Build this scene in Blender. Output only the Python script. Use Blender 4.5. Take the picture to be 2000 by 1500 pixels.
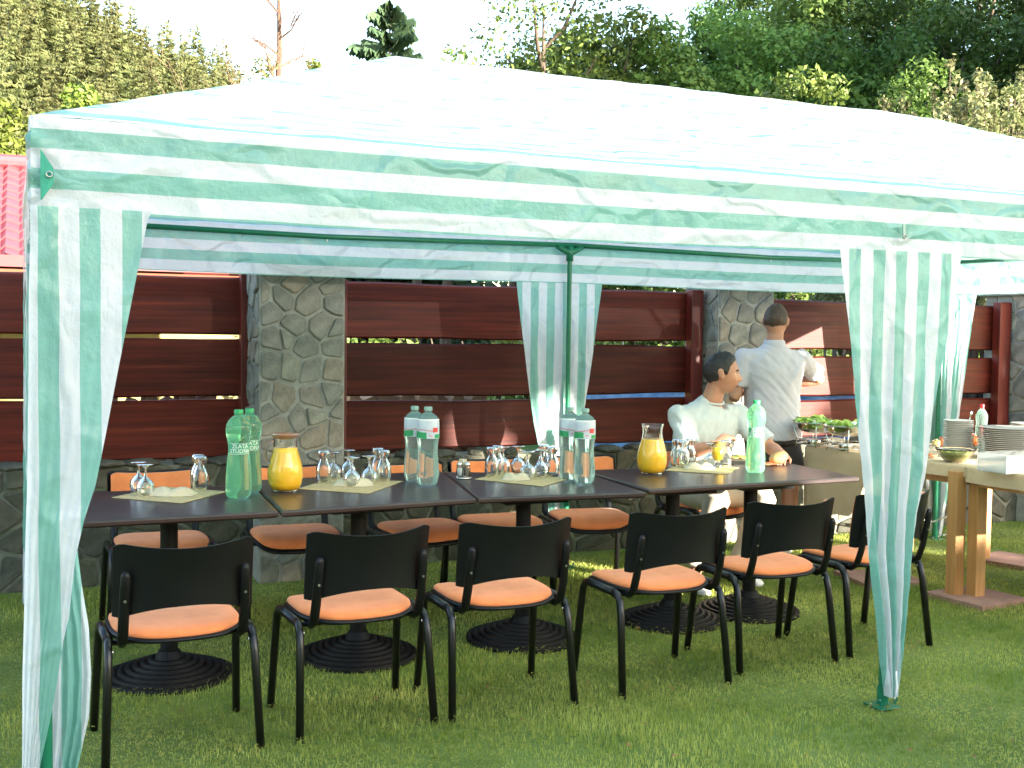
import bpy, bmesh, math, random
import numpy as np
from mathutils import Vector, Matrix, noise

for o in list(bpy.data.objects): bpy.data.objects.remove(o)
S = bpy.context.scene
COL = S.collection
PI = math.pi
rad = math.radians

# ------------------------------------------------------------------ camera
FPX, CAM = 2216.10, Vector((-0.0298, -3.6666, 1.5394))
YAW, PIT, ROL = 0.408828, -0.041814, 0.012168
Fw = Vector((math.sin(YAW)*math.cos(PIT), math.cos(YAW)*math.cos(PIT), math.sin(PIT)))
_R = Vector((math.cos(YAW), -math.sin(YAW), 0)); _U = _R.cross(Fw)
Rt = math.cos(ROL)*_R + math.sin(ROL)*_U
Up = -math.sin(ROL)*_R + math.cos(ROL)*_U
cd = bpy.data.cameras.new("camera"); cam = bpy.data.objects.new("camera", cd); COL.objects.link(cam)
cd.sensor_width = 36; cd.lens = FPX/2000*36; cd.clip_start = .05; cd.clip_end = 2000
M = Matrix.Identity(4)
for i, v in enumerate((Rt, Up, -Fw)):
    for j in range(3): M[j][i] = v[j]
M.translation = CAM
cam.matrix_world = M
S.camera = cam

def ray(px, py): return Fw + Rt*((px-1000)/FPX) - Up*((py-750)/FPX)
def at_z(px, py, z=0.0):
    d = ray(px, py); return CAM + d*((z-CAM.z)/d.z)
def at_y(px, py, y):
    d = ray(px, py); return CAM + d*((y-CAM.y)/d.y)
def at_d(px, depth, py=657.0): return CAM + ray(px, py)*depth

# ------------------------------------------------------------------ sky, sun, exposure
SUN = Vector((-1.0, 1.95, -.39)).normalized()        # direction the light travels
elev = math.asin(-SUN.z); to = -SUN
w = bpy.data.worlds.new("World"); S.world = w; w.use_nodes = True
nt = w.node_tree; nt.nodes.clear()
sky = nt.nodes.new('ShaderNodeTexSky'); sky.sky_type = 'NISHITA'; sky.sun_disc = False
sky.sun_elevation = elev; sky.sun_rotation = math.atan2(to.x, to.y)
sky.air_density = 1.0; sky.dust_density = 1.2; sky.ozone_density = 1.0
bg = nt.nodes.new('ShaderNodeBackground'); bg.inputs[1].default_value = .15
wo = nt.nodes.new('ShaderNodeOutputWorld')
nt.links.new(sky.outputs[0], bg.inputs[0]); nt.links.new(bg.outputs[0], wo.inputs[0])
sl = bpy.data.lights.new("sun", 'SUN'); sl.energy = 5.0; sl.angle = rad(.55); sl.color = (1, .93, .80)
so = bpy.data.objects.new("sun", sl); COL.objects.link(so)
so.rotation_euler = SUN.to_track_quat('-Z', 'Y').to_euler(); so.location = (12, -8, 9)
S.view_settings.view_transform = 'Standard'; S.view_settings.look = 'None'
S.view_settings.gamma = 1; S.view_settings.use_curve_mapping = False
S.view_settings.exposure = 2.85
S.render.engine = 'CYCLES'
S.cycles.max_bounces = 10; S.cycles.transmission_bounces = 10; S.cycles.transparent_max_bounces = 16
S.cycles.diffuse_bounces = 5; S.cycles.glossy_bounces = 4

# ------------------------------------------------------------------ object helpers
def mesh_obj(name, verts, faces, mat=None, parent=None, smooth=False, uvs=None, world=False):
    me = bpy.data.meshes.new(name)
    me.from_pydata([tuple(v) for v in verts], [], [tuple(f) for f in faces])
    if uvs is not None:
        ul = me.uv_layers.new(name="UVMap")
        li = np.empty(len(me.loops), dtype=np.int32); me.loops.foreach_get('vertex_index', li)
        ul.data.foreach_set('uv', np.asarray(uvs, dtype=np.float32)[li].ravel())
    if smooth: me.polygons.foreach_set('use_smooth', [True]*len(me.polygons))
    if mat:
        for m_ in (mat if isinstance(mat, (list, tuple)) else [mat]): me.materials.append(m_)
    me.update()
    return link(name, me, parent, world)
def link(name, me, parent=None, world=False):
    o = bpy.data.objects.new(name, me); COL.objects.link(o)
    if parent:
        o.parent = parent
        if world: o.matrix_parent_inverse = pmat(parent).inverted()
    return o
def pmat(o):
    m = Matrix.LocRotScale(o.location, o.rotation_euler.to_quaternion(), o.scale)
    return pmat(o.parent) @ o.matrix_parent_inverse @ m if o.parent else m
def np_obj(name, V, Fc, mat, parent=None, smooth=False):
    V = np.asarray(V, np.float32); Fc = np.asarray(Fc, np.int32); k = Fc.shape[1]; n = len(Fc)
    me = bpy.data.meshes.new(name); me.vertices.add(len(V)); me.vertices.foreach_set('co', V.ravel())
    me.loops.add(n*k); me.loops.foreach_set('vertex_index', Fc.ravel())
    me.polygons.add(n); me.polygons.foreach_set('loop_start', np.arange(0, n*k, k, dtype=np.int32))
    if smooth: me.polygons.foreach_set('use_smooth', np.ones(n, bool))
    me.materials.append(mat); me.update(calc_edges=True)
    return link(name, me, parent)
def empty(name, loc=(0, 0, 0), rz=0.0):
    o = bpy.data.objects.new(name, None); COL.objects.link(o); o.location = loc; o.rotation_euler = (0, 0, rz)
    o.empty_display_size = .1
    return o
def tag(o, label, cat, group=None):
    o['label'] = label; o['category'] = cat
    if group: o['group'] = group
    return o
def struct(o, label=None):
    o['kind'] = 'structure'
    if label: o['label'] = label
    return o
def copy_tree(o, parent=None):
    c = o.copy(); COL.objects.link(c)
    if parent: c.parent = parent; c.matrix_parent_inverse = o.matrix_parent_inverse.copy()
    for ch in [x for x in bpy.data.objects if x.parent == o]: copy_tree(ch, c)
    return c

class MB:
    def __init__(s): s.v = []; s.f = []; s.mi = []; s.m = 0
    def add(s, vs, fs):
        b = len(s.v); s.v += [Vector(v) for v in vs]
        for f in fs: s.f.append([b+i for i in f]); s.mi.append(s.m)
        return s
    def box(s, c, d, rot=None, bev=0.0):
        cx, cy, cz = c; hx, hy, hz = d[0]/2, d[1]/2, d[2]/2
        if bev <= 0:
            vs = [Vector((x*hx, y*hy, z*hz)) for z in (-1, 1) for y in (-1, 1) for x in (-1, 1)]
            fs = [(0, 2, 3, 1), (4, 5, 7, 6), (0, 1, 5, 4), (2, 6, 7, 3), (0, 4, 6, 2), (1, 3, 7, 5)]
        else:
            bm = bmesh.new(); bmesh.ops.create_cube(bm, size=1)
            for v in bm.verts: v.co = Vector((v.co.x*hx*2, v.co.y*hy*2, v.co.z*hz*2))
            bmesh.ops.bevel(bm, geom=list(bm.edges), offset=bev, segments=2, affect='EDGES', profile=.6)
            bm.verts.ensure_lookup_table(); vs = [v.co.copy() for v in bm.verts]
            fs = [[v.index for v in f.verts] for f in bm.faces]; bm.free()
        if rot is not None: vs = [rot @ v for v in vs]
        return s.add([v+Vector(c) for v in vs], fs)
    def tube(s, pts, r, n=8, cap=True, flat=None):
        """swept tube; r number or list; flat=(axis, k) squeezes the section along an axis"""
        pts = [Vector(p) for p in pts]; m = len(pts); rs = r if isinstance(r, (list, tuple)) else [r]*m
        vs = []; fs = []; u = None
        for i, p in enumerate(pts):
            t = (pts[min(i+1, m-1)]-pts[max(i-1, 0)])
            if t.length < 1e-9: t = Vector((0, 0, 1))
            t.normalize()
            if u is None:
                a = Vector((1, 0, 0)) if abs(t.x) < .8 else Vector((0, 1, 0)); u = (a-t*a.dot(t)).normalized()
            else: u = (u-t*u.dot(t)).normalized()
            w_ = t.cross(u)
            for k in range(n):
                an = 2*PI*k/n; o = (u*math.cos(an)+w_*math.sin(an))*rs[i]
                if flat: ax = Vector(flat[0]); o = o + ax*(o.dot(ax)*(flat[1]-1))
                vs.append(p+o)
        for i in range(m-1):
            for k in range(n): fs.append((i*n+k, i*n+(k+1) % n, (i+1)*n+(k+1) % n, (i+1)*n+k))
        if cap: fs.append(tuple(range(n-1, -1, -1))); fs.append(tuple((m-1)*n+k for k in range(n)))
        return s.add(vs, fs)
    def lathe(s, prof, n=24, c=(0, 0, 0), capb=False, capt=False, wob=None):
        vs = []; fs = []; c = Vector(c)
        for j, (r, z) in enumerate(prof):
            for k in range(n):
                an = 2*PI*k/n; rr = r*(wob(an, z) if wob else 1)
                vs.append(c+Vector((rr*math.cos(an), rr*math.sin(an), z)))
        for j in range(len(prof)-1):
            for k in range(n): fs.append((j*n+k, j*n+(k+1) % n, (j+1)*n+(k+1) % n, (j+1)*n+k))
        if capb: fs.append(tuple(range(n-1, -1, -1)))
        if capt: fs.append(tuple((len(prof)-1)*n+k for k in range(n)))
        return s.add(vs, fs)
    def build(s, name, mat, parent=None, smooth=False):
        o = mesh_obj(name, s.v, s.f, mat, parent, smooth)
        if isinstance(mat, (list, tuple)): o.data.polygons.foreach_set('material_index', s.mi)
        return o
def autosmooth(o, ang=35):
    me = o.data; me.polygons.foreach_set('use_smooth', [True]*len(me.polygons))
    bm = bmesh.new(); bm.from_mesh(me)
    bmesh.ops.recalc_face_normals(bm, faces=list(bm.faces))
    for e in bm.edges:
        if len(e.link_faces) == 2 and e.calc_face_angle(0) > rad(ang): e.smooth = False
    bm.to_mesh(me); bm.free(); return o

# ------------------------------------------------------------------ materials
MATS = {}
def nodes_of(name):
    m = bpy.data.materials.new(name); m.use_nodes = True; n = m.node_tree
    b = n.nodes['Principled BSDF']; MATS[name] = m
    return m, n, b
def N(n, t, **k):
    x = n.nodes.new(t)
    for a, v in k.items(): setattr(x, a, v)
    return x
def ramp(n, fac, stops):
    r = N(n, 'ShaderNodeValToRGB'); e = r.color_ramp.elements
    while len(e) < len(stops): e.new(.5)
    for i, (p, c) in enumerate(stops): e[i].position = p; e[i].color = (*c, 1) if len(c) == 3 else c
    n.links.new(fac, r.inputs[0]); return r
def noise_tex(n, scale, detail=4, coord='Object', stretch=None, rough=.55):
    tc = N(n, 'ShaderNodeTexCoord'); out = tc.outputs[coord]
    if stretch:
        mp = N(n, 'ShaderNodeMapping'); mp.inputs['Scale'].default_value = stretch
        n.links.new(out, mp.inputs[0]); out = mp.outputs[0]
    t = N(n, 'ShaderNodeTexNoise'); t.inputs['Scale'].default_value = scale
    t.inputs['Detail'].default_value = detail; t.inputs['Roughness'].default_value = rough
    n.links.new(out, t.inputs['Vector']); return t
def bump(n, b, h, strength=.3, dist=.01):
    bp = N(n, 'ShaderNodeBump'); bp.inputs['Strength'].default_value = strength; bp.inputs['Distance'].default_value = dist
    n.links.new(h, bp.inputs['Height']); n.links.new(bp.outputs[0], b.inputs['Normal']); return bp
def simple(name, c1, c2=None, scale=8, rough=.5, bmp=0, bscale=None, stretch=None, spec=.5, coord='Object', metal=0, dist=.005, rnd=0):
    m, n, b = nodes_of(name); c2 = c2 or tuple(x*.8 for x in c1)
    t = noise_tex(n, scale, stretch=stretch, coord=coord)
    r = ramp(n, t.outputs[0], [(.35, c1), (.65, c2)]); out = r.outputs[0]
    if rnd:
        oi = N(n, 'ShaderNodeObjectInfo'); hs = N(n, 'ShaderNodeHueSaturation')
        mr = N(n, 'ShaderNodeMapRange'); mr.inputs[3].default_value = 1-rnd; mr.inputs[4].default_value = 1+rnd
        n.links.new(oi.outputs['Random'], mr.inputs[0]); n.links.new(mr.outputs[0], hs.inputs['Value']); n.links.new(out, hs.inputs['Color']); out = hs.outputs[0]
    n.links.new(out, b.inputs['Base Color'])
    b.inputs['Roughness'].default_value = rough; b.inputs['Specular IOR Level'].default_value = spec; b.inputs['Metallic'].default_value = metal
    if bmp:
        t2 = noise_tex(n, bscale or scale*4, stretch=stretch, coord=coord); bump(n, b, t2.outputs[0], bmp, dist)
    return m

def fabric(name, axis, offset, green=(.28, .57, .485), white=(.82, .84, .86), see=.02):
    """striped woven polyethylene: diffuse and translucent, slightly see-through, glossy film"""
    m, n, b = nodes_of(name); L = n.links
    uv = N(n, 'ShaderNodeUVMap'); sp = N(n, 'ShaderNodeSeparateXYZ'); L.new(uv.outputs[0], sp.inputs[0])
    nz = noise_tex(n, 2.5, 2); off = N(n, 'ShaderNodeMath', operation='MULTIPLY_ADD'); L.new(nz.outputs[0], off.inputs[0])
    off.inputs[1].default_value = .006; L.new(sp.outputs[axis], off.inputs[2])
    a = N(n, 'ShaderNodeMath', operation='ADD'); L.new(off.outputs[0], a.inputs[0]); a.inputs[1].default_value = offset+100*.118
    d = N(n, 'ShaderNodeMath', operation='DIVIDE'); L.new(a.outputs[0], d.inputs[0]); d.inputs[1].default_value = .118
    f = N(n, 'ShaderNodeMath', operation='FRACT'); L.new(d.outputs[0], f.inputs[0])
    st = N(n, 'ShaderNodeMath', operation='LESS_THAN'); L.new(f.outputs[0], st.inputs[0]); st.inputs[1].default_value = .5
    weave = noise_tex(n, 9, 6, stretch=(1, 1, 1), rough=.7)
    gr = ramp(n, weave.outputs[0], [(.3, tuple(c*.9 for c in green)), (.7, tuple(min(1, c*1.1) for c in green))])
    wr = ramp(n, weave.outputs[0], [(.3, tuple(c*.93 for c in white)), (.7, white)])
    mx = N(n, 'ShaderNodeMix', data_type='RGBA'); L.new(st.outputs[0], mx.inputs[0]); L.new(wr.outputs[0], mx.inputs[6]); L.new(gr.outputs[0], mx.inputs[7])
    col = mx.outputs[2]
    # creases: two crossing sets of sharp folds + fine weave
    c1 = noise_tex(n, 5, 5, stretch=(1, 1, .35) if axis == 0 else (.5, .6, 1), rough=.6)
    ab = N(n, 'ShaderNodeMath', operation='SUBTRACT'); L.new(c1.outputs[0], ab.inputs[0]); ab.inputs[1].default_value = .5
    ab2 = N(n, 'ShaderNodeMath', operation='ABSOLUTE'); L.new(ab.outputs[0], ab2.inputs[0])
    dn_ = noise_tex(n, 2.2, 3); tcv = N(n, 'ShaderNodeTexCoord'); vm = N(n, 'ShaderNodeVectorMath', operation='MULTIPLY_ADD'); vm.inputs[1].default_value = (.35, .35, .35); L.new(dn_.outputs['Color'], vm.inputs[0]); L.new(tcv.outputs['Object'], vm.inputs[2])
    mpv = N(n, 'ShaderNodeMapping'); mpv.inputs['Scale'].default_value = (1.0, 1.0, .55) if axis == 0 else (.6, .8, 1.3); mpv.inputs['Rotation'].default_value = (.3, .5, .2); L.new(vm.outputs[0], mpv.inputs[0])
    ve = N(n, 'ShaderNodeTexVoronoi', feature='DISTANCE_TO_EDGE'); ve.inputs['Scale'].default_value = 4.5; L.new(mpv.outputs[0], ve.inputs['Vector'])
    mrv = N(n, 'ShaderNodeMapRange', interpolation_type='SMOOTHSTEP'); mrv.inputs[2].default_value = .16; mrv.inputs[3].default_value = .5; mrv.inputs[4].default_value = 0; L.new(ve.outputs['Distance'], mrv.inputs[0])
    sm_ = N(n, 'ShaderNodeMath', operation='ADD'); L.new(ab2.outputs[0], sm_.inputs[0]); L.new(mrv.outputs[0], sm_.inputs[1]); ab2 = sm_
    c2 = noise_tex(n, 55, 3, stretch=(1, 1, 1)); c3 = noise_tex(n, 260, 1, stretch=(1, 1, 1))
    s1 = N(n, 'ShaderNodeMath', operation='MULTIPLY_ADD'); L.new(c2.outputs[0], s1.inputs[0]); s1.inputs[1].default_value = .16; L.new(ab2.outputs[0], s1.inputs[2])
    s2 = N(n, 'ShaderNodeMath', operation='MULTIPLY_ADD'); L.new(c3.outputs[0], s2.inputs[0]); s2.inputs[1].default_value = .03; L.new(s1.outputs[0], s2.inputs[2])
    bp = N(n, 'ShaderNodeBump'); bp.inputs['Strength'].default_value = .75; bp.inputs['Distance'].default_value = .022; L.new(s2.outputs[0], bp.inputs['Height'])
    L.new(col, b.inputs['Base Color']); b.inputs['Roughness'].default_value = .33; b.inputs['Specular IOR Level'].default_value = .6
    L.new(bp.outputs[0], b.inputs['Normal'])
    tr = N(n, 'ShaderNodeBsdfTranslucent'); L.new(col, tr.inputs[0]); L.new(bp.outputs[0], tr.inputs[1])
    tp = N(n, 'ShaderNodeBsdfTransparent')
    m1 = N(n, 'ShaderNodeMixShader'); m1.inputs[0].default_value = .48; L.new(b.outputs[0], m1.inputs[1]); L.new(tr.outputs[0], m1.inputs[2])
    m2 = N(n, 'ShaderNodeMixShader'); m2.inputs[0].default_value = see; L.new(m1.outputs[0], m2.inputs[1]); L.new(tp.outputs[0], m2.inputs[2])
    L.new(m2.outputs[0], n.nodes['Material Output'].inputs[0])
    return m
FAB_H = fabric('striped_fabric_horizontal', 1, .050)
FAB_V = fabric('striped_fabric_vertical', 0, .032)

def foliage(name, dark, light, trans=.35, scale=.9, rough=.55):
    m, n, b = nodes_of(name); L = n.links
    t = noise_tex(n, scale, 3); t2 = noise_tex(n, scale*14, 2)
    ad = N(n, 'ShaderNodeMath', operation='MULTIPLY_ADD'); L.new(t2.outputs[0], ad.inputs[0]); ad.inputs[1].default_value = .6; L.new(t.outputs[0], ad.inputs[2])
    sb = N(n, 'ShaderNodeMath', operation='SUBTRACT'); L.new(ad.outputs[0], sb.inputs[0]); sb.inputs[1].default_value = .3
    r = ramp(n, sb.outputs[0], [(.3, dark), (.7, light)])
    oi = N(n, 'ShaderNodeObjectInfo'); hs = N(n, 'ShaderNodeHueSaturation')
    mr = N(n, 'ShaderNodeMapRange'); mr.inputs[3].default_value = .7; mr.inputs[4].default_value = 1.25; L.new(oi.outputs['Random'], mr.inputs[0])
    L.new(mr.outputs[0], hs.inputs['Value']); L.new(r.outputs[0], hs.inputs['Color'])
    mr2 = N(n, 'ShaderNodeMapRange'); mr2.inputs[3].default_value = .485; mr2.inputs[4].default_value = .515; L.new(oi.outputs['Random'], mr2.inputs[0]); L.new(mr2.outputs[0], hs.inputs['Hue'])
    L.new(hs.outputs[0], b.inputs['Base Color']); b.inputs['Roughness'].default_value = rough; b.inputs['Specular IOR Level'].default_value = .3
    tr = N(n, 'ShaderNodeBsdfTranslucent'); L.new(hs.outputs[0], tr.inputs[0])
    mx = N(n, 'ShaderNodeMixShader'); mx.inputs[0].default_value = trans; L.new(b.outputs[0], mx.inputs[1]); L.new(tr.outputs[0], mx.inputs[2])
    L.new(mx.outputs[0], n.nodes['Material Output'].inputs[0]); return m
LEAF_DARK = foliage('leaf_dark', (.034, .068, .013), (.105, .17, .032))
LEAF_MID = foliage('leaf_mid', (.08, .15, .028), (.20, .29, .065))
LEAF_YEL = foliage('leaf_yellow_green', (.07, .11, .015), (.17, .21, .04))  # plain yellow-green leaf colour
LEAF_PALE = foliage('leaf_variegated', (.10, .13, .04), (.30, .29, .14), scale=2)
SPRUCE = foliage('spruce_needles', (.046, .062, .022), (.160, .162, .060), trans=.25, scale=.5)
BARK = simple('bark', (.10, .07, .05), (.05, .035, .025), 12, .9, .5, stretch=(1, 1, .2))
GRASS = foliage('grass_blade', (.17, .24, .03), (.52, .52, .13), trans=.35, scale=1.6)
def soil_mat():
    m, n, b = nodes_of('lawn_ground'); t = noise_tex(n, 2.2, 5); t2 = noise_tex(n, 60, 4)
    r = ramp(n, t.outputs[0], [(.3, (.09, .14, .02)), (.6, (.15, .20, .035)), (.8, (.24, .23, .08))])
    n.links.new(r.outputs[0], b.inputs['Base Color']); b.inputs['Roughness'].default_value = .95
    bump(n, b, t2.outputs[0], .6, .02); return m
SOIL = soil_mat()
FIELD = simple('far_meadow', (.09, .17, .03), (.06, .11, .02), .4, .95, .3, 20)
HILL = simple('forest_floor', (.03, .045, .015), (.05, .06, .02), .1, 1)
def wood_stain():
    m, n, b = nodes_of('stained_plank'); L = n.links
    g = noise_tex(n, 3, 6, stretch=(.35, 5, 12), rough=.65); big = noise_tex(n, 1.3, 3, stretch=(.5, 1, 1.5))
    r = ramp(n, g.outputs[0], [(.3, (.045, .0065, .004)), (.55, (.10, .014, .007)), (.75, (.17, .030, .014))])
    r2 = ramp(n, big.outputs[0], [(.35, (.75, .7, .7)), (.65, (1.2, 1.1, 1.0))])
    mx = N(n, 'ShaderNodeMix', data_type='RGBA', blend_type='MULTIPLY'); mx.inputs[0].default_value = 1
    L.new(r.outputs[0], mx.inputs[6]); L.new(r2.outputs[0], mx.inputs[7])
    vo = N(n, 'ShaderNodeTexVoronoi'); vo.inputs['Scale'].default_value = 2.3; tc = N(n, 'ShaderNodeTexCoord'); L.new(tc.outputs['Object'], vo.inputs['Vector'])
    kn = ramp(n, vo.outputs['Distance'], [(.0, (.25, .2, .2)), (.055, (1, 1, 1))])
    mx2 = N(n, 'ShaderNodeMix', data_type='RGBA', blend_type='MULTIPLY'); mx2.inputs[0].default_value = .8
    L.new(mx.outputs[2], mx2.inputs[6]); L.new(kn.outputs[0], mx2.inputs[7])
    oi = N(n, 'ShaderNodeObjectInfo'); hs = N(n, 'ShaderNodeHueSaturation'); mr = N(n, 'ShaderNodeMapRange'); mr.inputs[3].default_value = .75; mr.inputs[4].default_value = 1.3
    L.new(oi.outputs['Random'], mr.inputs[0]); L.new(mr.outputs[0], hs.inputs['Value']); L.new(mx2.outputs[2], hs.inputs['Color'])
    L.new(hs.outputs[0], b.inputs['Base Color']); b.inputs['Roughness'].default_value = .45; b.inputs['Specular IOR Level'].default_value = .22
    bump(n, b, g.outputs[0], .25, .004); return m
PLANK = wood_stain()
POSTM = simple('stained_post', (.16, .015, .007), (.085, .010, .006), 6, .45, .2, stretch=(4, 4, .4))
def stone_mat():
    m, n, b = nodes_of('field_stone'); L = n.links
    t = noise_tex(n, 7, 6, coord='Object', rough=.65); oi = N(n, 'ShaderNodeObjectInfo')
    r = ramp(n, t.outputs[0], [(.3, (.14, .132, .115)), (.5, (.24, .228, .20)), (.7, (.36, .34, .295))])
    hr = ramp(n, oi.outputs['Random'], [(0, (.75, .75, .72)), (.35, (1.0, .98, .95)), (.6, (1.15, .98, .85)), (.8, (.8, .85, .9)), (1, (1.3, 1.22, 1.05))])
    mx = N(n, 'ShaderNodeMix', data_type='RGBA', blend_type='MULTIPLY'); mx.inputs[0].default_value = 1
    L.new(r.outputs[0], mx.inputs[6]); L.new(hr.outputs[0], mx.inputs[7]); L.new(mx.outputs[2], b.inputs['Base Color'])
    b.inputs['Roughness'].default_value = .8; t2 = noise_tex(n, 30, 5); bump(n, b, t2.outputs[0], .7, .012); return m
STONE = stone_mat()
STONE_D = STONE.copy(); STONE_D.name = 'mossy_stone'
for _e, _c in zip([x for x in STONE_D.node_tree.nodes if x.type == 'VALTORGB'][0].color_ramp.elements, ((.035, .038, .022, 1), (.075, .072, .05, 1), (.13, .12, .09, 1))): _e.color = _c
MORTAR = simple('mortar', (.40, .38, .33), (.29, .275, .24), 20, .95, .6, 60)
CONC = simple('cap_concrete', (.36, .34, .31), (.26, .25, .23), 8, .9, .4, 40)
POLE = simple('green_painted_steel', (.010, .17, .085), (.008, .14, .07), 20, .32)
TABLE = simple('dark_brown_laminate', (.044, .029, .027), (.032, .021, .020), 5, .30, .05, 80, stretch=(.4, 4, 1))
IRON = simple('black_cast_iron', (.007, .006, .006), (.004, .0035, .0035), 14, .55, .15, 120, spec=.2)
BLACKP = simple('black_plastic', (.004, .004, .0045), (.003, .003, .0035), 30, .45, .12, 500, dist=.001, spec=.3)
TUBEM = simple('black_steel_tube', (.005, .0045, .005), (.004, .0035, .004), 9, .33)
ORANGE = simple('orange_upholstery', (.84, .27, .095), (.76, .225, .075), 16, .9, .25, 700, dist=.001, spec=.2)
ORANGE.node_tree.nodes['Principled BSDF'].inputs['Sheen Weight'].default_value = .25
SILVER = simple('bolt_metal', (.45, .44, .42), (.35, .34, .32), 30, .3, metal=1)
STEEL = simple('polished_steel', (.80, .78, .74), (.70, .68, .64), 5, .12, metal=1)
MAT_CREAM = simple('cream_placemat', (.50, .39, .20), (.42, .32, .16), 40, .9, .5, 160, dist=.002)
NAPKIN = simple('cream_napkin', (.56, .50, .36), (.50, .44, .31), 12, .9, .3, 60, dist=.002)
CERAM = simple('white_porcelain', (.60, .58, .54), (.55, .53, .50), 5, .18)
CLOTH = simple('tan_paper_cloth', (.60, .44, .27), (.54, .385, .23), 6, .85, .5, 20, dist=.008)
PINE = simple('pine_leg', (.50, .25, .085), (.40, .18, .055), 5, .55, .2, 30, stretch=(5, 5, .4))
SLAB = simple('red_paving_slab', (.38, .21, .15), (.28, .15, .11), 9, .95, .4, 60)
def glass(name, col=(1, 1, 1), ior=1.45, rough=0.0, diff=0.0, dcol=(1, 1, 1)):
    m, n, b = nodes_of(name); t = noise_tex(n, 30, 2); bump(n, b, t.outputs[0], .04, .003)
    b.inputs['Base Color'].default_value = (*col, 1); b.inputs['Transmission Weight'].default_value = 1
    b.inputs['IOR'].default_value = ior; b.inputs['Roughness'].default_value = rough
    if diff:
        tr = N(n, 'ShaderNodeBsdfTranslucent'); tr.inputs[0].default_value = (*dcol, 1)
        df = N(n, 'ShaderNodeBsdfDiffuse'); df.inputs[0].default_value = (*dcol, 1)
        ms = N(n, 'ShaderNodeMixShader'); n.links.new(tr.outputs[0], ms.inputs[1]); n.links.new(df.outputs[0], ms.inputs[2])
        mx = N(n, 'ShaderNodeMixShader'); mx.inputs[0].default_value = diff; n.links.new(b.outputs[0], mx.inputs[1]); n.links.new(ms.outputs[0], mx.inputs[2])
        n.links.new(mx.outputs[0], n.nodes['Material Output'].inputs[0])
    return m
GLASS = glass('clear_glass', (.97, .98, .98))
PET_G = glass('green_bottle_plastic', (.50, .93, .66), 1.33, .04, .20, (.42, .92, .62))
PET_B = glass('pale_bottle_plastic', (.80, .96, .92), 1.33, .03, .20, (.62, .86, .78))
JUICE = simple('orange_juice', (.82, .46, .012), (.76, .40, .008), 6, .4)
JUICE.node_tree.nodes['Principled BSDF'].inputs['Coat Weight'].default_value = 1
JUICE.node_tree.nodes['Principled BSDF'].inputs['Coat Roughness'].default_value = .02
CAP_G = simple('green_cap', (.02, .35, .12), (.02, .30, .10), 10, .35)
CAP_T = simple('grey_green_cap', (.22, .38, .33), (.2, .34, .3), 10, .35)
CAP_R = simple('red_cap', (.65, .02, .03), (.55, .02, .02), 10, .35)
LAB_G = simple('green_label', (.06, .38, .20), (.05, .33, .17), 10, .4)
LAB_S = simple('silver_label', (.58, .63, .70), (.50, .55, .64), 25, .3)
LAB_GR = simple('green_label_band', (.02, .33, .12), (.02, .28, .10), 12, .35)
LAB_R = simple('red_label_mark', (.70, .06, .05), (.6, .05, .04), 10, .4)
LAB_W = simple('white_print', (.85, .86, .84), (.8, .8, .8), 10, .5)
LAB_D = simple('dark_green_print', (.03, .12, .07), (.03, .1, .06), 10, .5)
SKIN = simple('skin', (.56, .27, .17), (.48, .21, .13), 9, .5, .1, 120, dist=.002)
SKIN.node_tree.nodes['Principled BSDF'].inputs['Subsurface Weight'].default_value = .08
SKIN.node_tree.nodes['Principled BSDF'].inputs['Subsurface Radius'].default_value = (.02, .008, .004)
HAIR = simple('dark_brown_hair', (.022, .013, .010), (.010, .007, .006), 30, .5, .8, 150, stretch=(1, 1, .3), dist=.004)
HAIR2 = simple('brown_hair', (.085, .045, .025), (.05, .026, .015), 30, .6, .8, 150, stretch=(1, 1, .3), dist=.004)
TEE = simple('pale_tee', (.55, .57, .56), (.51, .53, .52), 5, .9, .15, 300, dist=.002)
POLO = simple('lavender_white_polo', (.59, .54, .58), (.55, .505, .545), 5, .9, .15, 300, dist=.002)
SHORTS = simple('dark_grey_shorts', (.055, .045, .045), (.04, .034, .034), 6, .9, .2, 200, dist=.002)
TROUS = simple('beige_trousers', (.40, .36, .29), (.35, .315, .25), 6, .9, .2, 200, dist=.002)
SHOE = simple('white_shoe', (.75, .74, .72), (.7, .69, .66), 10, .6)
TILE = simple('red_roof_tile', (.30, .05, .06), (.24, .04, .048), 3, .45)
YELW = simple('yellow_plaster', (.26, .22, .09), (.22, .18, .07), 3, .9)
ORW = simple('orange_gable_board', (.20, .05, .02), (.16, .04, .015), 3, .8)
BLUE = simple('blue_tarp', (.05, .17, .45), (.16, .32, .60), 6, .4, .6, 8, dist=.05)
LOG = simple('split_firewood', (.42, .24, .11), (.25, .14, .07), 8, .9, .3, 40, rnd=.35)
LETT = simple('lettuce', (.38, .55, .08), (.60, .70, .25), 30, .6, .3, 60)
PICK = simple('pickles', (.12, .14, .015), (.28, .27, .03), 40, .3)
ROLL = simple('bread_crust', (.62, .40, .17), (.50, .30, .11), 20, .8, .3, 80)
SALM = simple('salmon_napkin', (.85, .28, .12), (.78, .24, .10), 12, .85)
EGGY = simple('yellow_food', (.85, .62, .18), (.70, .68, .20), 40, .6)
TOMA = simple('red_food', (.60, .10, .04), (.65, .25, .06), 40, .4)
BLACKM = simple('dark_void', (.01, .01, .012), (.01, .01, .012), 3, .8)
CABLE = simple('white_cable', (.7, .7, .66), (.6, .6, .58), 10, .5)

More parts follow.
